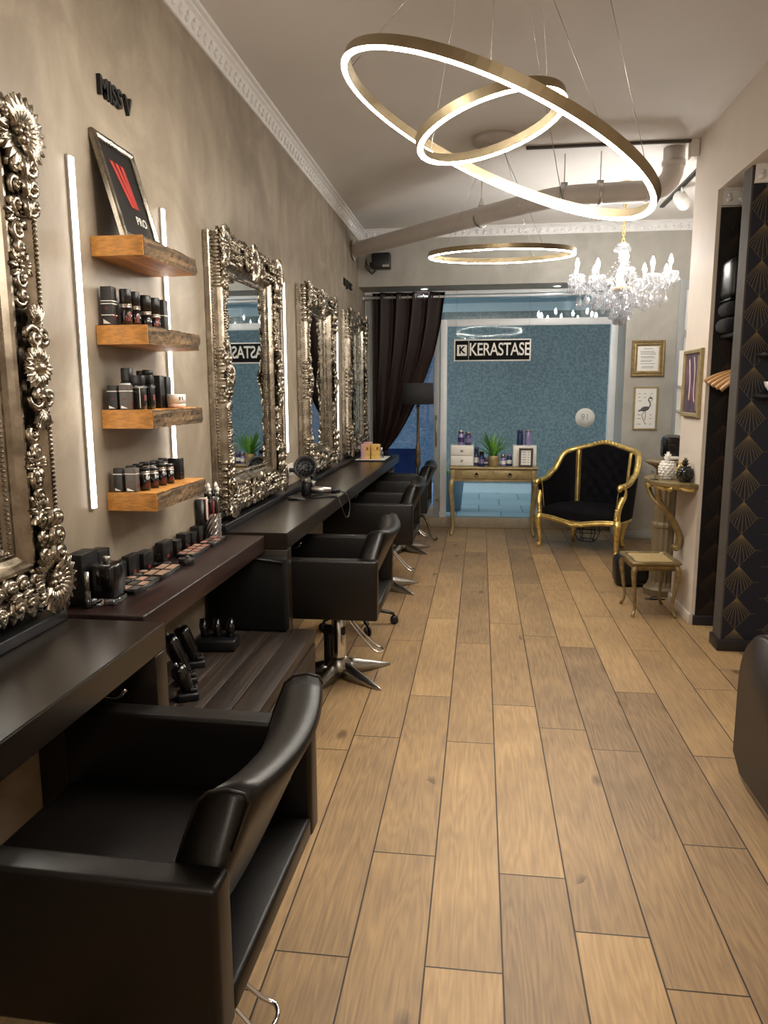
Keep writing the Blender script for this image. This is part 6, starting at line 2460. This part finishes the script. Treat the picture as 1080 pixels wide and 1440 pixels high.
mb.tube([(0.034, 0.0, 0.045), (0.10, 0.02, 0.040), (0.165, 0.04, 0.034)], [0.024, 0.023, 0.022], 14)
hd = mb.build('handle', 'steel', o)
mb = MB()
mb.tube([(0.166, 0.040, 0.034), (0.20, 0.05, 0.030), (0.225, 0.058, 0.026)], [0.0225, 0.020, 0.010], 12)
mb.build('handle_grip', 'black_metal', hd)
mb = MB()
mb.tube(catmull([(0.225, 0.058, 0.026), (0.262, 0.06, 0.012), (0.292, 0.05, -0.05), (0.296, -0.02, -0.13), (0.288, -0.12, -0.115), (0.262, -0.13, -0.03), (0.235, -0.10, 0.0055), (0.17, -0.06, 0.005), (0.08, -0.12, 0.005), (0.04, -0.05, 0.005), (0.10, 0.08, 0.005), (0.0, 0.14, 0.005), (-0.06, 0.10, 0.012), (-0.06, 0.16, 0.07), (-0.08, 0.20, 0.095), (-0.12, 0.25, 0.11), (-0.170, 0.29, 0.14)], 6), 0.0045, 8)
mb.build('power_cord', 'black_metal', o)
r = root('wall_outlet', (XL, 5.27, 1.085), 'plaster-coloured power outlet with the dryer plug beside the silver mirror', 'outlet', face='L')
mb = MB()
mb.box((0, 0, 0.006), (0.16, 0.09, 0.010), 0.004)
mb.build('cover_plate', 'plastic_white', r)
mb = MB()
mb.lathe([(0, 0.0115), (0.017, 0.0115), (0.015, 0.045), (0.006, 0.055), (0, 0.055)], 14, (-0.03, 0, 0))
mb.build('plug', 'black_plastic', r)
r = root('appointment_card', (-1.215, 4.80, 0.9420), 'dark grey folded card lying on the long counter in front of the dryer', 'card', rz=R(20))
mb = MB()
mb.grid([[Vector((x, y, z)) for x, z in ((-0.055, 0.006), (-0.02, 0.012), (0.02, 0.002), (0.055, 0.001))] for y in (-0.075, 0.075)])
mb.build('card_sheet', 'grey_carton', r, solid=0.0015)
r = root('hair_clip', (-0.995, 5.13, 0.9405), 'small white clip lying on the counter edge beside the dryer handle', 'clip', rz=R(-10))
bx(-0.03, 0.03, -0.012, 0.012, 0, 0.010, bev=0.004).build('clip_body', 'white', r)

# tray with oil cartons at the far end of the counter
r = root('serving_tray', (-1.115, 7.72, 0.9405), 'white-lined dark tray at the far end of the long counter', 'tray')
bx(-0.16, 0.16, -0.24, 0.24, 0, 0.012, bev=0.003).build('tray_base', 'black_plastic', r)
bx(-0.155, 0.155, -0.235, 0.235, 0.0122, 0.015).build('liner', 'paper_white', r)
zt = 0.956
for i, (x, y, lb) in enumerate(((-1.165, 7.56, 'pink and yellow carton at the front of the tray, left one'), (-1.065, 7.60, 'yellow carton with a bottle picture at the front of the tray, right one'), (-1.165, 7.72, 'pink and yellow carton at the back of the tray'))):
    o = root('oil_carton', (x, y, zt), lb, 'box', 'oil cartons on the tray')
    bx(-0.045, 0.045, -0.035, 0.035, 0, 0.155 + 0.012 * (i == 2), bev=0.002).build('box_body', 'rose_box' if i != 1 else 'yellow_box', o)
    mb = MB()
    bx(0.0, 0.0445, -0.0362, -0.0354, 0.004, 0.15, mb)
    bx(0.0452, 0.0458, -0.034, 0.034, 0.004, 0.15, mb)
    fr_ = mb.build('yellow_panel', 'yellow_box', o)
    mb = MB()
    bx(0.010, 0.032, -0.0368, -0.0363, 0.095, 0.125, mb)
    bx(0.046, 0.0464, -0.015, 0.015, 0.095, 0.125, mb)
    mb.build('dark_print', 'orange', fr_)
o = root('oil_bottle', (-1.03, 7.76, zt), 'small clear bottle with white cap behind the cartons on the tray', 'bottle')
mb = MB()
mb.lathe([(0, 0), (0.024, 0), (0.024, 0.06), (0.010, 0.07), (0.010, 0.08), (0, 0.08)], 16)
mb.build('body', 'clear', o)
mb = MB()
mb.lathe([(0, 0.0805), (0.013, 0.0805), (0.013, 0.105), (0, 0.105)], 14)
mb.build('cap', 'white', o)
